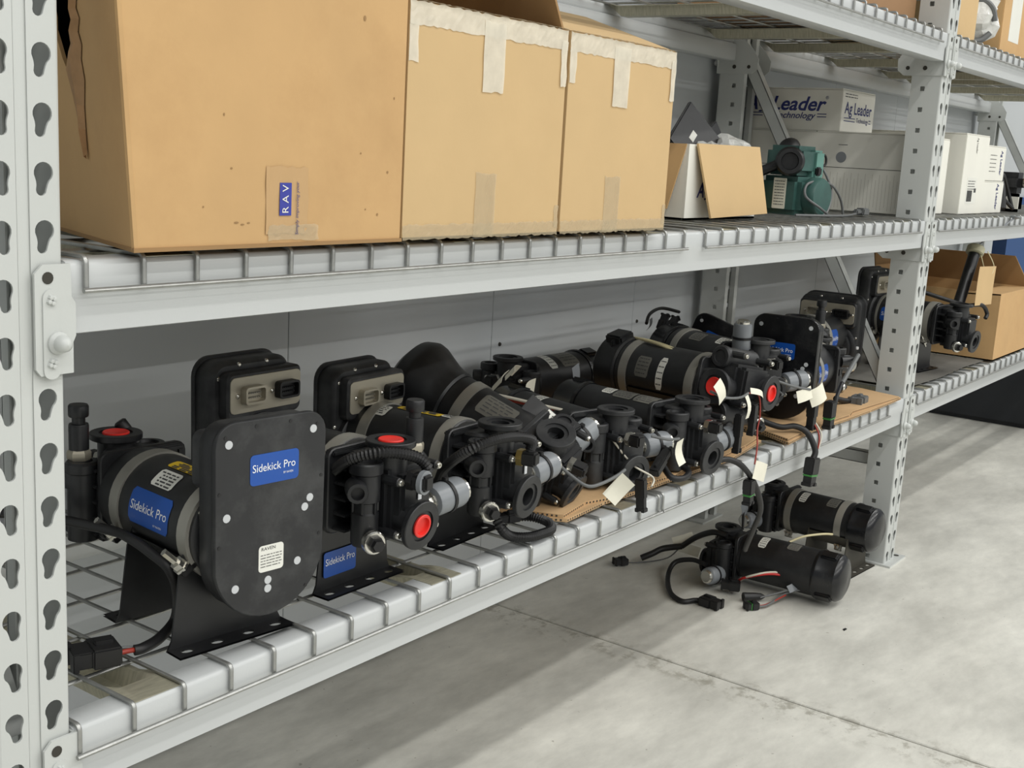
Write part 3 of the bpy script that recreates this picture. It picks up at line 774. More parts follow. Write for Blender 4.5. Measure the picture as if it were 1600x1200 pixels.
# A: nearest pump, enclosure lid towards the aisle
M = base(.290, .143, D0, 84)
P = pump('A', 'nearest pump at left, its dusty black lid with blue sticker facing the aisle', M, brk=(-.03, .13, .156), bands=(-.085, .060), lug=None,
         labels=(('blue', -.055, .028, .98, 1.70), ('white', -.036, .006, .42, .84), ('yellow', -.075, .010, .04, .32)),
         opt=dict(sensor=True, red_top=True, can=False, bx=0, ey=-.022, nozzle=True))
for x in (-.085, .060):
    A = T(x, 0, .13) @ RX(-2.15)
    b = MB().bev(-.009, .009, -.004, .004, .055, .074, .001, A).build('clamp_lug', M_RUB, P)
    MB().lathe([(.0045, -.004), (.0045, 0), (.0105, 0), (.0105, .003), (.0085, .003), (.0085, .010), (.0045, .010), (.0045, .030), (0, .030)], 6, T(x, 0, .13) @ along((.0, .058, -.034), (.15, .75, .75))).build('clamp_bolt', M_CHROME, b)
cable(P, M, 'motor_cable', M_RUB, [(.150, .335, .575), (.185, .29, .575), (.222, .20, .570), (.219, .15, .571), (.223, .115, .560), (.226, .09, .548), (.236, .09, .520), (.246, .105, .480), (.211, .087, .472), (.181, .077, .472), (.170, .079, .472)], .0062)
cable(P, M, 'wire', M_REDW, [(.172, .079, .472), (.160, .079, .474), (.150, .081, .474)], .003)
cable(P, M, 'wire', M_GRAYD, [(.170, .083, .474), (.160, .086, .476), (.150, .088, .476)], .002)
plug(P, M, 'harness_connector', (.151, .082, .478), (-.5, .18, 0), .05, .040, .022)

# B: head forward, connector plate above
MB_ = base(.509, .172, D0 + .0, -89)
P = pump('B', 'pump right behind the nearest lid, red plugs in both flanges of its head', MB_, h=.137, brk=(.04, .137, .148), bands=(-.06, .082),
         labels=(('yellow', -.08, .0, -.10, .25), ('white', -.07, -.03, -.7, -.35)),
         opt=dict(sensor=True, red_top=True, red_front=True, dash=True, cring=True, nutmat=M_RUB))
F = MB_ @ T(.098, 0, 0) @ frame((0, 0, 0), (0, 1, 0), (0, 0, 1))
s = MB().prism(rrect(.060, .034, .004, 4, -.028, .036), 0, .0006, T(.098, 0, 0) @ frame((0, 0, 0), (0, 1, 0), (0, 0, 1))).build('sticker', M_BLUE, P)
text('Sidekick Pro', .013, T(.099, 0, 0) @ frame((0, 0, 0), (0, 1, 0), (0, 0, 1)) @ T(-.028, .039, 0), M_WHT, s, width=.054)
cable(P, MB_, 'corrugated_conduit', M_RUB, [(.500, .16, .545), (.487, .12, .585), (.462, .07, .622), (.450, .03, .648), (.462, .0, .660), (.490, -.012, .658), (.520, -.020, .648), (.533, -.026, .632), (.530, -.016, .615)], .0058, .0013)

# C
MC = base(.753, .185, D0, -86.5)
P = pump('C', 'pump with clean steel connector plate at the back, open black front flange', MC, h=.120, brk=(.03, .120, .145), bands=(-.06, .08),
         labels=(('white', -.07, -.035, -.6, -.15), ('yellow', -.03, .05, -.15, .1), ('white', .05, .075, -.1, .25)), opt=dict(dash=True, nutmat=M_BRASS, can_o=(.055, .084, -.028), ez=-.020))
cable(P, MC, 'corrugated_conduit', M_RUB, [(.715, .16, .50), (.703, .1, .549), (.672, .06, .589), (.652, .02, .618), (.655, -.006, .636), (.690, -.015, .643), (.734, -.017, .640), (.768, -.020, .630), (.776, -.012, .612)], .0058, .0013)
cable(P, MC, 'corrugated_conduit', M_RUB, [(.80, .10, .52), (.777, .05, .528), (.752, .028, .515), (.748, .012, .498), (.770, .010, .480), (.800, .0, .473), (.830, -.004, .472), (.860, -.002, .472), (.886, .022, .472), (.884, .05, .474), (.866, .068, .475)], .0058, .0013)
plug(P, MC, 'connector', (.868, .066, .476), (-.8, .3, 0), .04)

# D: leaning with its deep boot in the air
MD = base(.940, .205, D0 + .022, -82, -20)
P = pump('D', 'leaning pump whose big flared boot sticks up in front of the wall', MD, h=.10, encl=False, cap='tall', bands=(-.06,), lug=(2.2,), r=.055,
         labels=(('silver', -.035, .030, -.95, -.2),), opt=dict(hroll=.42, hx=.052, hmat=M_BLKD, can_o=(.045, .078, -.02), plug=False, dash=False))
MDi = MD
cable(P, MD, 'sensor_wire', M_GRAYD, [(.925, .045, .560), (.927, .01, .540), (.935, -.015, .528), (.965, -.022, .528), (1.010, -.022, .532), (1.040, -.018, .535)], .0028)
tagp(P, MD, (1.005, -.030, .512), (.50, -.44, .74), (.285, -.636, -.72), .046, .028, name='white_paper_tag')
F = MD.inverted() @ frame((.965, .115, .598), (.75, -.1, .60), (-.35, .6, .5))
k = MB().bev(-.040, .040, -.032, .032, -.003, .003, .001, F).build('cover_plate', M_RUB, P); lb = MB().bev(-.005, .038, -.030, -.004, .003, .0034, .0001, F).build('white_label', M_LBL, k)
bars(F @ T(.018, -.017, .0037), .030, .018, 3, M_PRT, lb, seed=2, th=.3)
MB().bev(-.055, .055, -.008, .008, -.006, .006, .002, MD.inverted() @ frame((.965, .075, .578), (.9, -.3, .42), (0, .8, .5))).build('mounting_bar', M_BLKM, P)
tagp(P, MD, (1.20, .36, .600), (.8, .2, .4), (.1, .6, -.6), .042, .040, name='white_paper_tag')
tagp(P, MD, (1.27, .38, .605), (.8, .2, .1), (.1, .6, -.6), .034, .030, name='white_paper_tag', curl=.008)
cable(P, MD, 'wire', M_REDW, [(1.05, .33, .60), (1.08, .27, .60), (1.13, .2, .585), (1.17, .15, .575)], .003)
cable(P, MD, 'wire', M_WW, [(1.04, .33, .61), (1.07, .27, .607), (1.12, .2, .592), (1.16, .15, .58)], .003)

# E
ME = base(1.170, .211, DC, -104)
P = pump('E', 'pump with pale chalk marks on its plain black motor, third head from the leaning one', ME, h=.069, encl=False, cap='gloss', bands=(), r=.050,
         labels=(('white', -.045, -.020, -.55, .1),), opt=dict(hmat=M_BLKD, can_o=(.05, .075, -.01), can_d=(.1, 1, .05), plug=False))
P['label'] = 'pump with chalk marks on its bare black motor, beside the leaning pump'
motor_text('6-1', .020, .0508, .012, -.62, M_GRAY, P, T(0, 0, .064), sgn=-1)
cable(P, ME, 'wire', M_WW, [(1.11, .05, .56), (1.13, .02, .52), (1.15, -.01, .500), (1.13, -.02, .49)], .0018)
plug(P, ME, 'connector', (1.095, -.018, .51), (.0, -.1, -1), .055, .018, .014, up=(1, 0, 0))
cable(P, ME, 'sensor_wire', M_GRAYD, [(1.17, .01, .565), (1.19, -.012, .560), (1.225, -.014, .556)], .0026)
tagp(P, ME, (1.235, -.016, .530), (.15, -.1, -1), (1, 0, .1), .045, .024, name='white_paper_tag', curl=-.006)
plug(P, ME, 'connector', (1.17, .0, .50), (.7, .1, .35), .07, .018, .015)

# F
MF = base(1.366, .180, DC, -97)
P = pump('F', 'slim pump lying down with two silver labels in a row on its motor', MF, h=.064, encl=False, cap='gloss', bands=(), r=.050,
         labels=(('white', -.045, -.020, -.45, .05), ('silver', -.015, .030, -.55, .15), ('silver', .034, .082, -.55, .15)), opt=dict(hmat=M_BLKD, can_o=(.05, .078, -.03), plug=False))
cable(P, MF, 'black_cable', M_RUB, [(1.35, .03, .480), (1.40, .0, .481), (1.438, -.012, .480), (1.473, -.028, .461), (1.524, -.034, .414), (1.585, -.022, .353), (1.645, .015, .29), (1.70, .05, .235), (1.76, .08, .20)], .0058)
plug(P, MF, 'harness_connector', (1.496, -.032, .435), (.05, 0, -1), .05, .022, .018, up=(0, 1, 0), seal=True)
tagp(P, MF, (1.522, -.040, .447), (.9, 0, -.3), (.2, 0, 1), .058, .036, name='cream_paper_tag')
cable(P, MF, 'sensor_wire', M_GRAYD, [(1.36, .0, .62), (1.40, -.01, .605), (1.46, -.012, .597), (1.50, -.010, .600)], .0026)
tagp(P, MF, (1.372, -.012, .620), (.45, -.1, -.8), (.9, 0, .5), .042, .028, name='white_paper_tag')
cable(P, MF, 'black_cable', M_RUB, [(1.25, .03, .50), (1.235, .0, .482), (1.26, -.012, .478), (1.30, .0, .480), (1.31, .03, .487)], .0058)
cable(P, MF, 'wire', M_REDW, [(1.50, -.010, .600), (1.545, -.012, .59), (1.56, -.012, .55), (1.55, -.014, .52), (1.53, -.026, .492), (1.510, -.033, .462)], .0016)
plug(P, MF, 'connector', (1.527, -.012, .575), (.0, 0, -1), .06, .018, .014, up=(0, 1, 0))
plug(P, MF, 'connector', (1.468, -.012, .565), (.0, 0, -1), .075, .018, .014, up=(0, 1, 0))
tagp(P, MF, (1.49, -.014, .575), (.05, -.1, -1), (1, 0, .0), .045, .014, name='cream_paper_tag', curl=.006)
tagp(P, MF, (1.53, -.014, .597), (1, -.1, -.3), (0, .3, .8), .050, .012, name='cream_paper_tag', curl=.006)

# G: big motor with steel bands
MG = base(1.600, .215, DC, -100) @ Matrix.Scale(1.1, 4)
P = pump('G', 'big pump with steel bands and cream wires over its motor, red plug in its flange', MG, h=.100, encl=False, cap=-.25, bands=(-.070, .088), brk=(.0, .100, .12), r=.058, lug=(3.6,),
         labels=(('silver', -.040, -.008, -1.55, -.85), ('white', .012, .028, -1.85, -.75)), opt=dict(red_front=True, red_top=True, hroll=1.40, hmat=M_BLKD, elbow=False, can=False))
cable(P, MG, 'cream_wire', M_YW, [(1.665, .36, .640), (1.635, .31, .648), (1.605, .25, .650), (1.595, .20, .643), (1.60, .17, .628)], .003)
cable(P, MG, 'cream_wire', M_YW, [(1.66, .37, .642), (1.625, .32, .650), (1.595, .26, .652), (1.585, .21, .645), (1.59, .18, .632)], .003)

# H
MH = base(1.812, .237, DC, -110)
P = pump('H', 'pump between the banded one and the upright lid, tall grey canister on its head', MH, h=.125, encl=False, cap='gloss', bands=(-.062,), r=.054, brk=(.0, .125, .12),
         labels=(('silver', -.030, .010, -.75, -.2), ('white', .050, .085, -.65, -.15)), opt=dict(hmat=M_BLKD))
ziptie_canister(P, (.135, -.035, .165), (.05, -.05, 1), M_GRAY, .060, .020)
cable(P, MH, 'wire', M_GRAYD, [(1.67, .10, .650), (1.685, .06, .62), (1.70, .03, .585), (1.69, .0, .57)], .0026)
cable(P, MH, 'black_wire', M_RUB, [(1.811, .4, .656), (1.86, .42, .672), (1.95, .44, .676), (2.04, .44, .66)], .004)
tagp(P, MH, (1.815, .395, .655), (.2, .3, -.8), (.9, .1, .2), .03, .014, M_GRAYD)
plug(P, MH, 'connector', (1.88, .40, .635), (.3, 0, .5), .04)
plug(P, MH, 'connector', (1.94, .41, .630), (.6, 0, .5), .04)

# I: lying along the wall, head to the left
MI = base(1.600, .520, D0, 176)
P = pump('I', 'pump lying along the wall behind the others, head pointing left', MI, h=.070, encl=False, cap='gloss', bands=(), r=.054,
         labels=(('silver', -.06, .0, -.1, .9), ('white', .02, .045, -.1, .9)), opt=dict(hmat=M_BLKD, can=False))
tagp(P, MI, (1.30, .36, .57), (.9, .1, .2), (.2, .2, -.8), .04, .04, name='white_paper_tag')
tagp(P, MI, (1.46, .36, .575), (.2, .1, -.8), (.9, .1, .2), .06, .03, M_GRAY, 'grey_paper_tag')

# K: D-shaped lid facing the camera
MK = base(2.025, .100, DC, 4)
P = pump('K', 'pump standing on end plate, upright lid with blue sticker facing left, right of grey canister', MK, h=.094, bands=(-.03, .07), r=.058,
         labels=(('blue', -.06, .01, -1.9, -1.2),), opt=dict(emat=M_BLKG, hx=.06, lab=False, bx=0, st=(-.008, .060, 0)))
P['label'] = 'pump with glossy D-shaped lid upright, blue sticker half hidden by a flange'
cable(P, MK, 'black_cable', M_RUB, [(1.74, .08, .50), (1.76, .03, .486), (1.785, .005, .488), (1.800, -.018, .475), (1.807, -.036, .440), (1.800, -.036, .422)], .0065)
plug(P, MK, 'harness_connector', (1.800, -.036, .425), (-.15, 0, -1), .06, .036, .022, up=(0, 1, 0), seal=True)
tagp(P, MK, (1.822, -.034, .430), (.2, 0, 1), (1, 0, -.1), .034, .020, name='cream_paper_tag')
cable(P, MK, 'wire', M_REDW, [(1.83, -.012, .50), (1.825, -.034, .47), (1.822, -.036, .44)], .0018)
cable(P, MK, 'wire', M_WW, [(1.835, -.012, .50), (1.838, -.034, .47), (1.825, -.036, .44)], .0018)
tagp(P, MK, (1.80, -.03, .560), (.8, -.3, .35), (-.2, .2, .9), .046, .038, name='cream_paper_tag', curl=.007)
tagp(P, MK, (1.755, -.02, .565), (.9, -.2, .15), (-.1, .2, .9), .050, .026, name='cream_paper_tag', curl=.004)
cable(P, MK, 'sensor_wire', M_GRAYD, [(1.68, .02, .60), (1.72, -.01, .585), (1.77, -.026, .575)], .0026)
plug(P, MK, 'connector', (1.825, -.014, .545), (-.02, 0, -1), .065, .024, .018, up=(0, 1, 0))
plug(P, MK, 'connector', (1.91, -.02, .53), (.0, 0, -1), .06, .03, .02, up=(0, 1, 0), seal=True)
cable(P, MK, 'grey_tube', M_GRAYD, [(2.16, .02, .600), (2.02, .0, .553)], .0055)
cable(P, MK, 'black_wire', M_RUB, [(2.02, .0, .553), (1.97, -.01, .53), (1.94, -.02, .520)], .0045)
plug(P, MK, 'harness_connector', (2.26, .035, .478), (-.9, -.05, 0), .055, .035, .022, m=M_GRAYD)
cable(P, MK, 'black_wire', M_RUB, [(2.15, .06, .49), (2.19, .05, .480), (2.23, .04, .478)], .007)

# L: connector enclosure by the post
ML = base(2.300, .192, DC, 181)
P = pump('L', 'pump beside the middle post, connector plate on its upright enclosure facing left', ML, h=.132, bands=(.03,), r=.058,
         labels=(('blue', -.02, .02, 1.1, 1.9),), opt=dict(emat=M_BLK, hx=.070, faceplate=False, bx=0, sensor=True, scr4=True, ez=-.032, ys=1.12, can_o=(.02, .085, -.045)))
MB().bev(-.016, .016, 0, .003, -.004, .004, .001, T(-.103, .070, .105) @ RZ(-PI / 2)).build('white_chip', M_WHT, P)

# J: tilted lid near the rear post
MJ = base(2.12, .400, D0 + .006, 14, 0, 20) @ Matrix.Scale(.88, 4)
P = pump('J', 'pump at the back behind the canister, its lid tipped sideways over a blue sticker', MJ, h=.088, bands=(.0,), r=.056, opt=dict(emat=M_BLKG, lab=False, bx=0, st=(.0, .080, 0), can=False))

# M: second bay
MM = base(2.945, .165, D0 + .003, -96, -1)
P = pump('M', 'pump in the far bay beyond the middle post, black tube standing on its head', MM, h=.142, bands=(-.080, .075), r=.058, brk=(.0, .135, .14), lug=(3.9,),
         labels=(('blue', -.062, .012, -1.75, -1.05),), opt=dict(can=False, elbow=False))
MMi = MM.inverted()
t0 = Vector((3.045, .052, .655)); t1 = Vector((3.135, .05, .800)); d = (t1 - t0).normalized()
k = MB().cyl(MMi @ t0, MMi @ t1, .0165, 18).build('black_tube', M_BLKM, P)
MB().lathe([(.018, 0), (.024, .003), (.024, .012), (.018, .015)], 6, MMi @ along(t0 - d * .015, d)).build('hex_nut', M_BRASS, k)
MB().lathe([(.022, 0), (.026, .003), (.026, .022), (.022, .026), (.012, .028), (0, .028)], 24, MMi @ along(t1, d)).build('cream_cap', mat('cream_plastic', (178, 174, 146), .5), k)
MB().cyl(MMi @ (t1 + d * .026), MMi @ Vector((3.262, -.02, .912)), .0028, 8).build('thin_rod', M_GRAY, k)
MB().lathe([(.004, -.006), (.016, 0), (.016, .002), (0, .003)], 16, MMi @ along(Vector((3.264, -.02, .914)), (.2, -.1, 1))).build('rod_disc', M_GRAY, k)
cable(P, MM, 'cream_string', M_YW, [(3.10, .02, .800), (3.12, .01, .76), (3.16, .0, .745), (3.175, .0, .77), (3.165, .02, .81)], .0016)
tagp(P, MM, (3.115, .0, .712), (.03, 0, 1), (1, -.05, .0), .115, .150, M_KRAFT2, 'cardboard_tag', .001)
cable(P, MM, 'black_cable', M_RUB, [(2.93, .12, .69), (2.99, .07, .67), (3.05, .03, .655), (3.10, .0, .655), (3.13, -.01, .63), (3.12, -.01, .615)], .006)

# floor pumps
MN = base(2.393, .150, 0, 86)
P = pump('N', 'banded pump on the concrete floor against the post foot, dark glossy cap', MN, h=.118, encl=False, cap='gloss', bands=(-.068, .075), r=.058, lug=(-3.7,), brk=(-.045, .118, .150),
         labels=(('white', .035, .055, .1, .8), ('silver', -.052, -.022, .05, .7)), opt=dict(bmat=mat('olive_dark_steel', (66, 63, 55), .6), hmat=M_BLK, elbow=False, can_o=(.055, .07, -.03)))
cable(P, MN, 'cream_wire', M_YW, [(2.30, .085, .108), (2.27, .10, .112), (2.22, .13, .110), (2.18, .15, .100)], .003)
cable(P, MN, 'black_wire', M_RUB, [(2.25, .30, .19), (2.22, .30, .16), (2.18, .28, .13), (2.16, .27, .11)], .0035)
tagp(P, MN, (2.20, .29, .150), (.4, .1, -.8), (.9, 0, .3), .05, .035, M_GRAY, 'grey_paper_tag')
MO = base(2.092, .125, 0, 92)
P = pump('O', 'front pump lying on the concrete floor with red wires looped along it', MO, h=.070, encl=False, cap='gloss', bands=(), r=.057,
         labels=(('white', .035, .055, 0, .75), ('silver', -.045, -.015, -.05, .5)), opt=dict(hmat=M_BLK, elbow=False, can_o=(.035, .07, -.040)))
cable(P, MO, 'black_cable', M_RUB, [(2.00, .285, .05), (2.01, .33, .05), (2.00, .372, .035), (1.955, .365, .012), (1.868, .309, .008), (1.840, .262, .007), (1.868, .242, .007), (1.876, .225, .008)], .0062)
plug(P, MO, 'harness_connector', (1.874, .228, .012), (-.08, -1, 0), .050, .034, .022)
cable(P, MO, 'red_wire', mat('bright_red_wire', (190, 40, 36), .4), [(2.02, .21, .020), (2.00, .18, .045), (2.03, .12, .062), (2.08, .06, .045), (2.085, .045, .04)], .003)
cable(P, MO, 'wire', M_WW, [(2.02, .205, .022), (2.00, .172, .05), (2.035, .118, .066), (2.085, .055, .05), (2.09, .045, .045)], .0026)
plug(P, MO, 'connector', (1.995, .188, .022), (-.45, 1, 0), .045, .028, .022)
cable(P, MO, 'grey_wire', M_GRAYD, [(2.10, .045, .03), (2.05, .07, .034), (2.02, .10, .022), (1.985, .13, .012)], .0024)
cable(P, MO, 'grey_wire', M_GRAYD, [(2.10, .04, .026), (2.055, .062, .03), (2.03, .09, .018), (1.96, .10, .008), (1.935, .115, .008)], .0024)
MB().lathe([(.003, 0), (.008, .01), (.010, .03), (.011, .055), (.008, .055), (0, .05)], 14, MO.inverted() @ along((2.00, .125, .012), (-.55, .5, 0))).build('heat_shrink_end', M_RUB, P)
cable(P, MO, 'wire', M_REDW, [(2.03, .085, .018), (1.965, .103, .008), (1.935, .118, .008)], .002)
plug(P, MO, 'connector', (1.94, .116, .010), (-.7, .45, 0), .032, .024, .018, seal=True)
tagp(P, MO, (2.045, .075, .036), (.7, -.3, .2), (.2, .3, .6), .03, .018, M_GRAY, 'grey_paper_tag')
cable(P, MO, 'black_cable', M_RUB, [(2.05, .26, .12), (2.05, .30, .12), (2.08, .36, .085), (2.085, .40, .05)], .0075)
cable(P, MO, 'black_cable', M_RUB, [(2.085, .40, .05), (2.06, .44, .04), (2.03, .455, .03), (2.01, .475, .018)], .0085)
cable(P, MO, 'wire', M_GRAYD, [(2.085, .40, .055), (2.07, .43, .015), (2.01, .475, .006), (1.975, .505, .008)], .0018)
plug(P, MO, 'connector', (1.98, .50, .012), (-.5, .3, 0), .035, .026, .018)
tagp(P, MO, (2.10, .405, .062), (.54, -.65, .30), (-.1, .35, .93), .055, .030, name='white_paper_tag')
tagp(P, MO, (2.115, .395, .036), (.56, -.77, -.25), (.25, 0, .95), .060, .026, name='white_paper_tag')
# ================================================================= cardboard sheets on the lower shelf
def sheet(label, pts, z, grp):
    o = MB().prism(pts, z, z + .0055).build('cardboard_sheet', M_KRAFT3)
    tag(o, label, 'cardboard', grp)
    # dark corrugation line along the front edge
    b = MB()
    n = len(pts)
    for i in range(n):
        a = Vector(pts[i]); c = Vector(pts[(i + 1) % n]); L = (c - a).length; d = (c - a) / L; nn = Vector((d.y, -d.x))
        if (a.y + c.y) / 2 > .3: continue
        k = int(L / .0075); w = .0032
        for q in range(k):
            p = a + d * (q + .2) * .0075
            for s in (0,):
                e = p + d * w
                b.add([(p.x, p.y, z + .0013), (e.x, e.y, z + .0013), (e.x + nn.x * .0004, e.y + nn.y * .0004, z + .0042), (p.x + nn.x * .0004, p.y + nn.y * .0004, z + .0042), (p.x + nn.x * .0004, p.y + nn.y * .0004, z + .0013), (e.x + nn.x * .0004, e.y + nn.y * .0004, z + .0013)], [(3, 2, 5, 4)])
    f = b.build('fluted_edge', M_DARK, o); f['kind'] = 'stuff'
    return o
S1 = [(.905, .085), (.932, .024), (1.02, .040), (1.10, .018), (1.185, .030), (1.29, .020), (1.36, .030), (1.468, .022), (1.60, .030), (1.690, .044), (1.71, .10), (1.72, .50), (.98, .50)]
S1b = [(.885, .10), (.934, .018), (1.06, .028), (1.17, .022), (1.35, .018), (1.50, .012), (1.688, .036), (1.70, .10), (1.71, .49), (.99, .48)]
sheet('torn cardboard sheet under the middle pumps, ragged upper layer', S1, D0 + .0056, 'cardboard sheets under the pumps')
sheet('torn cardboard sheet under the middle pumps, lower layer', S1b, D0, 'cardboard sheets under the pumps')
S2 = [(1.755, .060), (1.722, -.008), (1.90, .004), (2.078, -.006), (2.12, .004), (2.40, -.012), (2.43, .10), (2.43, .52), (1.775, .52)]
S2b = [(1.760, .066), (1.715, -.013), (1.88, .000), (2.06, -.010), (2.20, -.012), (2.420, -.010), (2.43, .10), (2.43, .50), (1.775, .51)]
sheet('flat cardboard sheet near the middle post, clean upper layer', S2, D0 + .0056, 'cardboard sheets under the pumps')
sheet('flat cardboard sheet near the middle post, lower layer', S2b, D0, 'cardboard sheets under the pumps')

# ================================================================= cartons
def panel(name, m, parent, pts, t=.004, edge=None):
    """thin board from 4+ world corner points (planar), thickness t along the normal"""
    p = [Vector(q) for q in pts]; nrm = (p[1] - p[0]).cross(p[-1] - p[0]).normalized() * t; n = len(p)
    b = MB().add([*p, *[q - nrm for q in p]], [tuple(range(n)), tuple(range(2 * n - 1, n - 1, -1))] + [(i, n + i, n + (i + 1) % n, (i + 1) % n) for i in range(n)])
    return b.build(name, m, parent, angle=20)
def strip_tape(parent, M, w, h, m=None, seed=0, name='tape', lift=.0006):
    """tape strip in local XY facing +Z with wavy edge and wrinkles"""
    rg = random.Random(seed); n = max(4, int(w / .006)); q = 4; vs = []; fs = []
    for i in range(n + 1):
        for j in range(q + 1):
            e = rg.uniform(-.0012, .0012) if j in (0, q) else 0
            vs.append(((i / n - .5) * w + (rg.uniform(-.001, .001) if i in (0, n) else 0), (j / q - .5) * h + e, lift + rg.uniform(0, .0008)))
    for i in range(n):
        for j in range(q): a = i * (q + 1) + j; fs.append((a, a + q + 1, a + q + 2, a + 1))
    b = MB().add(vs, fs, M); me = bpy.data.meshes.new(name); me.from_pydata(b.v, [], b.f); me.materials.append(m or M_TAPE); 
    for p in me.polygons: p.use_smooth = False
    return link(name, me, parent)
def XZ(x, y, z): return frame((x, y, z), (1, 0, 0), (0, 0, 1))         # faces -y
def YZ(x, y, z): return frame((x, y, z), (0, -1, 0), (0, 0, 1))        # faces -x

# big brown carton with the torn side
ZB = D1 + .001
bx = thing('cardboard_box', 'big brown carton with a torn left side, beside the left post', 'box', T(.28, .16, ZB))
def L_(p): return (p[0] - .28, p[1] - .16, p[2] - ZB)
H = ZB + .375
f0 = (.100, -.020); f1 = (.468, -.020); b0 = (.222, .36); b1 = (.468, .36)
def sidept(y, z): # left wall plane, leaning slightly outwards to the top
    k = (y + .02) / .38; return L_((.100 + .122 * k - .035 * (z - ZB) / .46 , y, z))
panel('front_panel', M_KRAFT, bx, [L_((.100, -.020, ZB)), L_((.470, -.020, ZB)), L_((.470, -.020, H)), L_((.0715, -.020, H))])
hR = [(.128, 1.105), (.118, 1.112), (.116, 1.124), (.110, 1.132), (.111, 1.143), (.104, 1.155), (.098, 1.17), (.088, 1.22), (.09, H - .01)]
hL = [(.19, H - .01), (.176, 1.16), (.170, 1.14), (.172, 1.128), (.163, 1.116), (.152, 1.10)]
poly = [(-.02, ZB), (.36, ZB), (.36, H), (.19, H)] + hL + [(.1405, 1.0885), (.122, 1.050), (.112, 1.035), (.0965, 1.001), (.094, 1.001), (.108, 1.032), (.119, 1.052), (.137, 1.087)] + hR + [(.09, H), (-.02, H)]
b = MB()
pv = [Vector(sidept(y, z)) for y, z in poly]; n = len(pv); nv = Vector((.004, -.001, 0))
from mathutils.geometry import tessellate_polygon
tri = [tuple(t) for t in tessellate_polygon([[Vector((p.y, p.z, 0)) for p in pv]])]
b.add(pv + [p + nv for p in pv], tri + [tuple(i + n for i in t[::-1]) for t in tri] + [(i, (i + 1) % n, n + (i + 1) % n, n + i) for i in range(n)])
b.build('torn_side_panel', M_KRAFT, bx, angle=20)
# raw torn edge: a strip of peeled liner beside the gap
outr = [(.094, 1.001), (.106, 1.030), (.120, 1.056), (.136, 1.088), (.127, 1.105), (.117, 1.112), (.115, 1.124), (.109, 1.132), (.110, 1.143), (.103, 1.155), (.097, 1.17)]
innr = [(.0925, 1.006), (.092, 1.030), (.091, 1.052), (.084, 1.077), (.090, 1.096), (.085, 1.110), (.093, 1.122), (.086, 1.134), (.094, 1.144), (.088, 1.158), (.082, 1.17)]
ts = MB(); rg = random.Random(8)
A_ = [Vector(sidept(*p)) + Vector((-.0012 - rg.uniform(0, .002), 0, 0)) for p in outr]; B_ = [Vector(sidept(*p)) + Vector((-.0012, 0, 0)) for p in innr]; C_ = [(p + q) / 2 + Vector((-.0035 - rg.uniform(0, .003), rg.uniform(-.002, .002), 0)) for p, q in zip(A_, B_)]
n_ = len(A_); fs_ = []
for i in range(n_ - 1): fs_ += [(i, i + 1, 2 * n_ + i + 1, 2 * n_ + i), (2 * n_ + i, 2 * n_ + i + 1, n_ + i + 1, n_ + i)]
ts.add(A_ + B_ + C_, fs_)
ts.build('torn_edge', mat('torn_liner', (168, 132, 94), .95, var=.12, vscale=60, bump=.5, bscale=120), bx, angle=15)
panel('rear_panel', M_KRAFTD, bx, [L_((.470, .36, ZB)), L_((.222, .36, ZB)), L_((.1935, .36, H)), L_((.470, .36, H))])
panel('right_panel', M_KRAFT, bx, [L_((.470, -.016, ZB)), L_((.470, .356, ZB)), L_((.470, .356, H)), L_((.470, -.016, H))])
panel('top_flap', M_KRAFT, bx, [L_((.0715, -.020, H)), L_((.470, -.020, H)), L_((.470, .36, H)), L_((.1935, .36, H))])
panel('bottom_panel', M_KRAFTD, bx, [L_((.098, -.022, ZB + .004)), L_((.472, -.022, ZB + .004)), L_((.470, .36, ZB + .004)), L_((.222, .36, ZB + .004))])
# black block added inside, stands for the shade behind the tear
MB().bev(-.098, .16, -.03, .18, .06, .36, .01).build('shade_block', M_RUB, bx)
t = strip_tape(bx, T(-.28, -.16, -ZB) @ XZ(.300, -.0204, .9345), .072, .016, M_TAPE2, 3, 'clear_tape')
strip_tape(bx, T(-.28, -.16, -ZB) @ XZ(.290, -.0203, .968), .060, .070, mat('tape_over_kraft', (186, 152, 108), .35, bump=.2, bscale=40), 5, 'clear_tape', .0002)
s = MB().prism([(-.0082, -.0175), (.0082, -.0175), (.0082, .0165), (-.0082, .0165)], 0, .0003, T(-.28, -.16, -ZB) @ XZ(.287, -.0215, .970)).build('printed_mark', mat('print_violet_blue', (52, 60, 150), .5), bx)
text('R A V', .0125, T(-.28, -.16, -ZB) @ XZ(.287, -.0222, .970) @ RZ(PI / 2), M_WBOX, s, width=.029)
text('Simply improving your', .0062, T(-.28, -.16, -ZB) @ XZ(.3035, -.0222, .960) @ RZ(PI / 2) , M_NAVY, bx, name='lettering', width=.056, shear=.2)
for (sx, sz, sw, sh) in ((.40, 1.165, .004, .006), (.215, 1.0, .003, .002), (.445, 1.00, .003, .003), (.222, .946, .006, .002), (.230, .944, .005, .0015), (.238, .9455, .004, .0015), (.205, 1.052, .002, .003), (.40, 1.02, .002, .002), (.43, .952, .003, .003), (.41, .958, .002, .002), (.18, .962, .002, .002), (.452, 1.083, .002, .003)):
    MB().lathe([(1, 0), (1, .0002)], 9, T(-.28, -.16, -ZB) @ XZ(sx, -.0203, sz) @ Matrix.Diagonal((sw / 2, sh / 2, 1, 1))).build('scuff_mark', M_KRAFTD, bx)

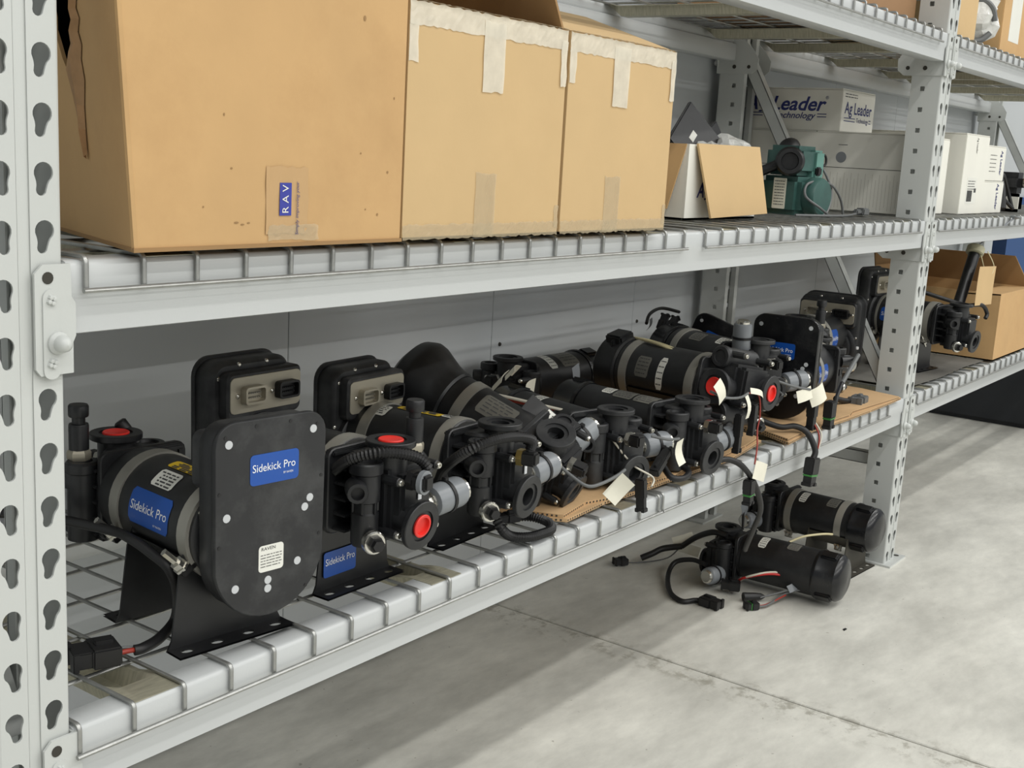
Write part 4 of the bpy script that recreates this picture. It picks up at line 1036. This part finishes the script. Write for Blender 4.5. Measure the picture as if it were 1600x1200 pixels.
# the two taped cartons
def taped(x0, x1, lab, seed, gx):
    z1 = D1 + .276; cx = (x0 + x1) / 2; zb = D1 + .001
    B = thing('cardboard_box', lab, 'box', T(cx, .16, zb)); o = T(-cx, -.16, -zb); y0, y1 = -.018, .33
    q = lambda x, y, z: (x - cx, y - .16, z - zb)
    panel('front_panel', M_KRAFT2, B, [q(x0, y0, zb), q(x1, y0, zb), q(x1, y0, z1), q(x0, y0, z1)])
    panel('left_panel', M_KRAFT2, B, [q(x0, y1, zb), q(x0, y0 + .004, zb), q(x0, y0 + .004, z1), q(x0, y1, z1)])
    panel('right_panel', M_KRAFT2, B, [q(x1, y0 + .004, zb), q(x1, y1, zb), q(x1, y1, z1), q(x1, y0 + .004, z1)])
    panel('rear_panel', M_KRAFT2, B, [q(x1, y1, zb), q(x0, y1, zb), q(x0, y1, z1), q(x1, y1, z1)])
    panel('bottom_panel', M_KRAFT2, B, [q(x0, y0, zb + .004), q(x1, y0, zb + .004), q(x1, y1, zb + .004), q(x0, y1, zb + .004)])
    w = x1 - x0
    strip_tape(B, o @ XZ(cx, y0, z1 - .013), w, .026, M_TAPE, seed, 'top_tape')
    strip_tape(B, o @ frame((cx, y0 + .004, z1 + .0005), (1, 0, 0), (0, 1, 0)), w, .016, M_TAPE, seed + 1, 'top_tape')
    strip_tape(B, o @ XZ(cx, y0, zb + .010), w, .018, M_TAPE2, seed + 2, 'bottom_tape')
    strip_tape(B, o @ XZ(gx, y0, z1 - .050), .044, .085, M_TAPE, seed + 3, 'short_tape', .0012)
    strip_tape(B, o @ XZ(gx - .004, y0, zb + .042), .042, .080, M_TAPE2, seed + 4, 'lower_tape', .0004)
    strip_tape(B, o @ XZ(x0 + .008, y0, z1 - .045), .016, .045, M_TAPE, seed + 5, 'corner_tape')
    strip_tape(B, o @ XZ(x1 - .008, y0, z1 - .045), .014, .060, M_TAPE, seed + 6, 'corner_tape', .0014)
    strip_tape(B, o @ XZ(x1 - .005, y0, zb + .025), .010, .030, M_TAPE2, seed + 6, 'corner_tape')
    return B, q, z1
B, q, z1 = taped(.476, .800, 'taped brown carton in the middle of the three, dark open flap above it', 11, .637)
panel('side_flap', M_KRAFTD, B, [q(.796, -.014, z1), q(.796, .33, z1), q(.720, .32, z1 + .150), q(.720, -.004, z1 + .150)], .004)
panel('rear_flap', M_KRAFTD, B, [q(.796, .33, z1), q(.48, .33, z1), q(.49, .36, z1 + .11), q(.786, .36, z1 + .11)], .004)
B, q, z1 = taped(.807, 1.103, 'taped brown carton at the right of the three, lid flap folded back', 31, .943)
panel('front_flap', M_KRAFT2, B, [q(.809, -.016, z1 + .001), q(1.101, -.016, z1 + .001), q(1.096, .150, z1 + .055), q(.815, .150, z1 + .055)], .004)

# small white carton with a brown flap hanging in front
zb = D1 + .001; z1 = D1 + .142
B = thing('open_box', 'small open white carton, brown flap hanging down its front', 'box', T(1.58, .22, zb)); q = lambda x, y, z: (x - 1.58, y - .22, z - zb)
x0, x1, y0, y1 = 1.427, 1.732, .12, .33
panel('left_panel', M_WBOX, B, [q(x0, y1, zb), q(x0, y0 + .0042, zb), q(x0, y0 + .0042, z1), q(x0, y1, z1)])
panel('front_panel', M_WBOX, B, [q(x0, y0, zb), q(x1, y0, zb), q(x1, y0, z1), q(x0, y0, z1)])
panel('rear_panel', M_WBOX, B, [q(x1, y1, zb), q(x0, y1, zb), q(x0, y1, z1), q(x1, y1, z1)])
panel('right_panel', M_WBOX, B, [q(x1, y0 + .0042, zb), q(x1, y1, zb), q(x1, y1, z1), q(x1, y0 + .0042, z1)])
panel('bottom_panel', M_WBOX, B, [q(x0, y0, zb + .004), q(x1, y0, zb + .004), q(x1, y1, zb + .004), q(x0, y1, zb + .004)])
panel('front_flap', M_KRAFT2, B, [q(1.470, .085, zb + .006), q(1.725, .088, zb + .012), q(1.715, .113, z1 + .004), q(1.448, .113, z1 + .002)], .004)
panel('side_flap', M_KRAFT, B, [q(x0 - .032, .30, zb + .02), q(x0 - .016, .150, zb + .02), q(x0 - .002, .125, z1), q(x0 - .002, .31, z1)], .004)
text('Ag', .04, T(-1.58, -.22, -zb) @ XZ(1.492, .1190, zb + .055), M_NAVY, B, shear=.25, bold=.02)
g = thing('black_module', 'flat black plate with a small white label sticking out of the open white carton', 'electronic part', T(1.56, .22, 1.03))
F = T(-1.56, -.22, -1.03) @ frame((1.625, .22, 1.075), (.72, .05, .62), (-.35, .35, .75))
MB().bev(-.060, .060, -.060, .050, -.005, .005, .002, F).build('plate', M_BLKM, g)
MB().bev(-.014, .010, -.002, .012, .005, .0056, .0002, F).build('label', M_LBL, g); MB().bev(-.01, .01, -.04, -.03, .004, .012, .001, F).build('clip', M_CHROME, g)
g = thing('black_module', 'narrow black bar leaning out of the open white carton at its right', 'electronic part', T(1.68, .24, 1.03))
F = T(-1.68, -.24, -1.03) @ frame((1.735, .25, 1.075), (.8, 0, .45), (-.4, .2, .7))
MB().bev(-.055, .055, -.016, .016, -.008, .008, .002, F).build('housing', M_BLKM, g); MB().bev(-.04, -.01, -.010, .004, .008, .009, .0002, F).build('label', M_TAG, g)
def film(label, o, rx, ry, rz, seed):
    bm = bmesh.new(); bmesh.ops.create_icosphere(bm, subdivisions=3, radius=1); rg = random.Random(seed)
    for v in bm.verts:
        k = 1 + rg.uniform(-.14, .14) ; v.co = (v.co.x * rx * k, v.co.y * ry * k, v.co.z * rz * k)
    me = bpy.data.meshes.new('bubble_wrap'); bm.to_mesh(me); bm.free(); me.materials.append(M_FILM)
    ob = link('bubble_wrap', me, None, T(*o)); return tag(ob, label, 'bubble wrap')
film('crumpled clear wrap bulging over the rim of the open white carton', (1.735, .20, 1.052), .055, .05, .035, 3)
film('scrap of clear wrap between the two black parts in the open white carton', (1.63, .19, 1.045), .04, .03, .025, 5)

# white cartons in the far bay
def wbox(lab, x0, x1, y0, y1, z0, h, grp=None, m=None):
    B = thing('white_box', lab, 'box', T((x0 + x1) / 2, (y0 + y1) / 2, z0), grp)
    w, d = (x1 - x0) / 2, (y1 - y0) / 2
    MB().bev(-w, w, -d, d, 0, h - .0035, .0015).build('carton', m or M_WBOX, B)
    for s in (-1, 1): MB().bev(-w + .0005, w - .0005, min(.001 * s, (d - .001) * s), max(.001 * s, (d - .001) * s), h - .003, h, .0006).build('lid_flap', m or M_WBOX, B)
    return B, w, d
zw = D1 + .001
B, w, d = wbox('long plain white carton lying behind the middle post', 2.560, 2.900, .09, .600, zw, .207)
MB().box(-w - .0004, -w, -d + .003, d - .003, .112, .1135).build('flap_seam', M_DARK, B)
MB().lathe([(.0145, 0), (.0145, .0004), (0, .0004)], 24, YZ(-w, -.075, .140)).build('round_stamp', M_GRAY, B)
MB().box(-w - .0005, -w, -.09, -.065, .172, .1735).build('printed_dash', M_PRT, B)
fl_ = MB()
for i in range(46):
    y = -d + .02 + i * .0097; fl_.box(-w - .0003, -w, y, y + .0012, .006 if i % 3 else .015, .10 if i % 2 else .085)
k = fl_.build('flute_marks', mat('white_board_shadow', (192, 190, 180), .8), B); k['kind'] = 'stuff'
B, w, d = wbox('flat white carton with big navy lettering on top of the long white one', 2.562, 2.805, .283, .625, zw + .2075, .112)
Fl = YZ(-w - .0006, .0, .0)
text('Ag Leader', .052, YZ(-w - .0006, -.008, .068), M_NAVY, B, shear=.28, bold=.022, width=.240)
text('®', .012, YZ(-w - .0006, -.128, .086), M_NAVY, B)
text('Technology', .024, YZ(-w - .0006, -.040, .038), M_NAVY, B, shear=.28, bold=.012, width=.120)
for z in (.0425, .035):
    MB().box(-w - .0006, -w, .055, .135, z, z + .0022).build('printed_rule', M_NAVY, B); MB().box(-w - .0006, -w, -.130, -.104, z, z + .0022).build('printed_rule', M_NAVY, B)
text('Ag Leader', .044, XZ(0, -d - .0006, .062), M_NAVY, B, bold=.012, width=.200)
text('Technology', .018, XZ(.035, -d - .0006, .033), M_NAVY, B, width=.09)
for z in (.036, .028): MB().box(-.10, -.02, -d - .0006, -d, z, z + .002).build('printed_rule', M_NAVY, B); MB().box(.085, .10, -d - .0006, -d, z, z + .002).build('printed_rule', M_NAVY, B)
bars(XZ(-.06, -d - .0007, .095), .09, .014, 2, M_PRT, B, seed=6, th=.3)
B, w, d = wbox('tall white carton with barcode label, right of the long one', 2.952, 3.185, .06, .36, zw, .228)
text('Ag Leader', .022, XZ(-.005, -d - .0006, .196) @ RZ(-PI / 2), M_PRT, B, width=.045)
MB().box(-.065, .035, -d - .0005, -d, .030, .105).build('shipping_label', M_LBL, B)
bc = MB()
rg = random.Random(5); x = -.055
while x < -.005: k = rg.choice((.0012, .0024)); bc.box(x, x + k, -d - .0009, -d - .0004, .036, .068); x += k + .0015
bc.build('barcode', M_PRT, B); bars(XZ(-.02, -d - .0008, .082), .07, .03, 4, M_PRT, B, seed=9, th=.3); MB().box(.01, .03, -d - .0009, -d - .0004, .062, .074).build('printed_block', M_PRT, B)
B, w, d = wbox('upper of two white cartons right of the tall one, lettering on its side', 3.190, 3.40, .065, .33, zw + .098, .105)
text('Ag Leader', .030, XZ(.060, -d - .0006, .055) @ RZ(-PI / 2), M_NAVY, B, bold=.015, width=.075); bars(XZ(-.03, -d - .0006, .05), .07, .06, 5, M_PRT, B, seed=12, th=.15)
B, w, d = wbox('lower of two white cartons right of the tall one, lettering on its side', 3.190, 3.42, .065, .33, zw, .097)
text('Ag Leader', .032, XZ(.048, -d - .0006, .050) @ RZ(-PI / 2), M_NAVY, B, bold=.015, width=.080)

# far bay, lower shelf: open brown carton
zb = D0 + .001; z1 = D0 + .212; x0, x1, y0, y1 = 3.305, 3.70, .0, .40
B = thing('open_box', 'open brown carton in the far bay, flaps standing up', 'box', T(3.5, .2, zb)); q = lambda x, y, z: (x - 3.5, y - .2, z - zb)
panel('front_panel', M_KRAFT, B, [q(x0, y0, zb), q(x1, y0, zb), q(x1, y0, z1), q(x0, y0, z1)])
panel('left_panel', M_KRAFT, B, [q(x0, y1, zb), q(x0, y0 + .0042, zb), q(x0, y0 + .0042, z1), q(x0, y1, z1)])
panel('right_panel', M_KRAFT, B, [q(x1, y0 + .0042, zb), q(x1, y1, zb), q(x1, y1, z1), q(x1, y0 + .0042, z1)])
panel('rear_panel', M_KRAFT, B, [q(x1, y1, zb), q(x0, y1, zb), q(x0, y1, z1), q(x1, y1, z1)])
panel('bottom_panel', M_KRAFT, B, [q(x0, y0, zb + .004), q(x1, y0, zb + .004), q(x1, y1, zb + .004), q(x0, y1, zb + .004)])
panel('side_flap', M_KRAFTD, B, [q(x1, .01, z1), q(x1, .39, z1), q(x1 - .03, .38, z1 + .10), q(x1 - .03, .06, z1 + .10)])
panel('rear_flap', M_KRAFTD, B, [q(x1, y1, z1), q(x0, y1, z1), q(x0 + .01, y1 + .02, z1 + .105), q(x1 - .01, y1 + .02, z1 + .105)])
panel('front_flap', M_KRAFT, B, [q(x0, y0, z1), q(x1, y0, z1), q(x1, .10, z1 - .006), q(x0, .10, z1 - .006)])
mt = MB().prism([(2.60, .035), (2.85, .022), (3.10, .030), (3.29, .022), (3.29, .55), (2.60, .55)], D0 + .0003, D0 + .0008).build('dusty_liner', mat('dusty_grey_liner', (112, 110, 104), .9, var=.2, vscale=7, dust=(70, 68, 62), dscale=9, damt=.6))
tag(mt, 'dusty grey liner sheet on the lower shelf of the far bay, under the pump', 'liner sheet')
# dark bin under the far bay
bn = thing('storage_bin', 'large dark navy bin on the floor under the far bay', 'bin', T(4.81, .14, 0))
MB().bev(-.16, .16, -.55, .45, .0, .33, .02).build('body', M_BIN, bn); MB().bev(-.165, .165, -.56, .46, .30, .345, .01).build('rim', M_BIN, bn)
MB().lathe([(.035, 0), (.035, .006), (0, .008)], 16, YZ(-.16, -.20, .22)).build('round_button', mat('pale_green_plastic', (190, 195, 150), .5), bn)
# top shelf goods
zt = D2 + .001
def kbox(lab, x0, x1, y0, y1, h, m=M_KRAFT):
    B = thing('cardboard_box', lab, 'box', T((x0 + x1) / 2, (y0 + y1) / 2, zt)); w, d = (x1 - x0) / 2, (y1 - y0) / 2
    MB().bev(-w, w, -d, d, 0, h, .002).build('carton', m, B); return B, w, d
B, w, d = kbox('big brown carton on the upper shelf just left of the middle post', 2.05, 2.473, .085, .52, .35, mat('kraft_board_shade', (150, 116, 82), .85, var=.04))  # kraft darkened: the upper shelf's shade is put into its colour
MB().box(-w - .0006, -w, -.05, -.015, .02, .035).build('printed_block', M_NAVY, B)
B, w, d = kbox('pale brown carton on the upper shelf just right of the middle post', 2.60, 2.80, .03, .40, .35, M_KRAFT2)
B, w, d = kbox('brown carton with a white label on the upper shelf at the picture edge', 3.045, 3.38, .03, .30, .20, M_KRAFT)
MB().box(-.09, .02, -d - .0006, -d, .04, .17).build('white_label', M_LBL, B)
B, w, d = kbox('large brown carton filling the back of the upper shelf in the far bay', 3.40, 3.95, .02, .45, .40, M_KRAFT)
film('clear plastic bag with a coiled hose on the upper shelf between cartons', (2.93, .10, zt + .085), .078, .088, .088, 9)
hs = MB(); hs.tube([(2.885 + .05 * math.cos(a) * .6, .055 - .04 * math.cos(a), zt + .07 + .055 * math.sin(a)) for a in [k * PI / 5 for k in range(10)]], .008, 8); tag(hs.build('hose_coil', M_GRAYD), 'coiled grey hose inside the clear bag on the upper shelf', 'hose')

# green transfer pump
GX, GY = 2.10, .205
g = thing('green_pump', 'green enamelled motor pump with black cap on the middle shelf', 'pump', T(GX, GY, D1) @ RZ(R_(-8)))
MB().bev(-.055, .030, -.055, .055, .0, .088, .012).build('lower_housing', M_GRN, g)
MB().lathe([(.040, 0), (.044, .006), (.044, .030), (.040, .036), (0, .037)], 28, along((.0, -.050, .044), (0, -1, 0))).build('gear_cover', M_GRN, g)
MB().lathe([(.046, -.05), (.048, .0), (.046, .010), (0, .012)], 28, along((.030, .0, .046), (1, 0, 0))).build('pump_housing', M_GRN, g)
k = MB().lathe([(.036, 0), (.036, .004), (.030, .007), (0, .008)], 24, along((.030, -.057, .040), (.55, -.85, 0))).build('name_disc', mat('green_light', (96, 140, 130), .45), g)
text('P A C', .012, frame((.037, -.0655, .046), (.85, .55, 0), (0, 0, 1)), M_GRN, k); bars(frame((.037, -.0655, .036), (.85, .55, 0), (0, 0, 1)), .03, .014, 2, M_GRN, k)
MB().bev(-.045, .050, -.045, .050, .090, .158, .012).build('upper_housing', M_GRN, g)
MB().bev(.015, .058, -.050, -.012, .082, .150, .006).build('switch_block', mat('green_light', (96, 140, 130), .45), g)
MB().bev(.020, .040, -.056, -.045, .092, .112, .003).build('switch', M_RUB, g)
MB().lathe([(.030, 0), (.033, .004), (.033, .042), (.028, .050), (.020, .050), (.018, .040), (0, .040)], 28, along((-.045, -.020, .122), (-.85, -.5, 0))).build('black_cap', M_BLK, g)
MB().lathe([(.020, 0), (.026, .01), (.026, .03), (0, .032)], 24, along((.045, .035, .140), (.5, .5, .4))).build('rear_cap', M_BLK, g)
s = MB().prism(rrect(.034, .070, .002, 2), 0, .0012, frame((-.0565, -.006, .048), (0, -1, 0), (0, 0, 1))).build('name_plate', M_TAG, g)
bars(frame((-.058, -.006, .048), (0, -1, 0), (0, 0, 1)), .026, .06, 9, M_PRT, s, seed=3, th=.25)
MB().tube([(.058, -.035, .142), (.075, -.038, .140), (.083, -.038, .130), (.080, -.038, .118), (.058, -.035, .114)], .0028, 8).build('hook', M_RUB, g)
for zz in (.084, .050):
    MB().lathe([(.008, 0), (.012, .004), (.012, .016), (.006, .022), (0, .022)], 10, along((.060, -.02, zz), (.9, -.3, .2))).build('fitting', M_BLK, g)
cd = MB(); cd.tube([(.03, -.09, .003), (-.02, -.095, .02), (-.055, -.075, .045), (-.045, -.07, .072), (0, -.075, .080), (.045, -.075, .075), (.085, -.07, .062), (.12, -.068, .035), (.135, -.068, .004)], .0030, 8)
cd.tube([(.055, -.045, .112), (.066, -.055, .090), (.072, -.066, .060), (.062, -.072, .030), (.03, -.08, .006), (-.02, -.08, .004)], .0030, 8)
cd.tube([(-.10, -.08, .003), (0, -.10, .003), (.10, -.095, .003), (.175, -.08, .006)], .0030, 8)
cd.build('power_cord', M_GRAYD, g)
k = MB().bev(0, .030, -.012, .012, -.009, .009, .003, T(.195, -.078, .011)); k.bev(-.022, .004, -.007, .007, -.006, .006, .003, T(.195, -.078, .011)); k.build('power_plug', M_GRAYD, g)
yl = thing('yellow_fitting', 'dark fitting with a yellow collar between the open carton and the green pump', 'fitting', T(2.025, .275, D1))
MB().lathe([(.028, 0), (.030, .004), (.030, .060), (.026, .066)], 18).build('yellow_collar', mat('yellow_plastic', (190, 150, 40), .5), yl); MB().lathe([(.020, .066), (.026, .07), (.026, .095), (.018, .11), (0, .112)], 14).build('dark_body', M_BLK, yl)
MB().lathe([(.012, 0), (.012, .05), (.016, .055), (0, .056)], 10, along((.01, -.01, .09), (.4, -.7, .4))).build('spout', M_BLK, yl)

# dark hoses at the picture edge, middle shelf of the far bay
hz = MB(); hz.tube([(3.50, .08, D1 + .012), (3.52, .10, D1 + .09), (3.56, .14, D1 + .15), (3.62, .18, D1 + .16)], .012, 8); hz.tube([(3.55, .06, D1 + .012), (3.50, .09, D1 + .06), (3.53, .10, D1 + .12), (3.60, .10, D1 + .08), (3.62, .08, D1 + .012)], .006, 8)
tag(hz.build('black_hose', M_RUB), 'black hoses standing beyond the white cartons at the right edge', 'hose')
hb = thing('metal_head', 'dark metal fitting on the middle shelf at the right picture edge', 'fitting', T(3.72, .12, D1))
MB().bev(-.05, .05, -.05, .05, .06, .13, .02).lathe([(.03, 0), (.03, .06)], 16).build('body', M_BLKD, hb); MB().lathe([(.018, 0), (.018, .01), (0, .012)], 12, XZ(-.03, -.05, .10)).build('bright_port', M_CHROME, hb); MB().bev(-.075, -.055, -.06, .0, .0, .06, .01).build('white_cap', M_WBOX, hb)
# chip on the floor, scrap of paper
for lab, x, y, m in (('tiny white paper scrap lying alone on the bright floor', 2.25, -.52, M_WHT), ('tiny black chip on the floor in front of the lying pump', 1.965, -.09, M_RUB)):
    tag(MB().prism([(-.008, -.002), (.006, -.003), (.009, .002), (-.002, .004)], 0, .001, T(x, y, .0006)).build('scrap', m), lab, 'scrap')
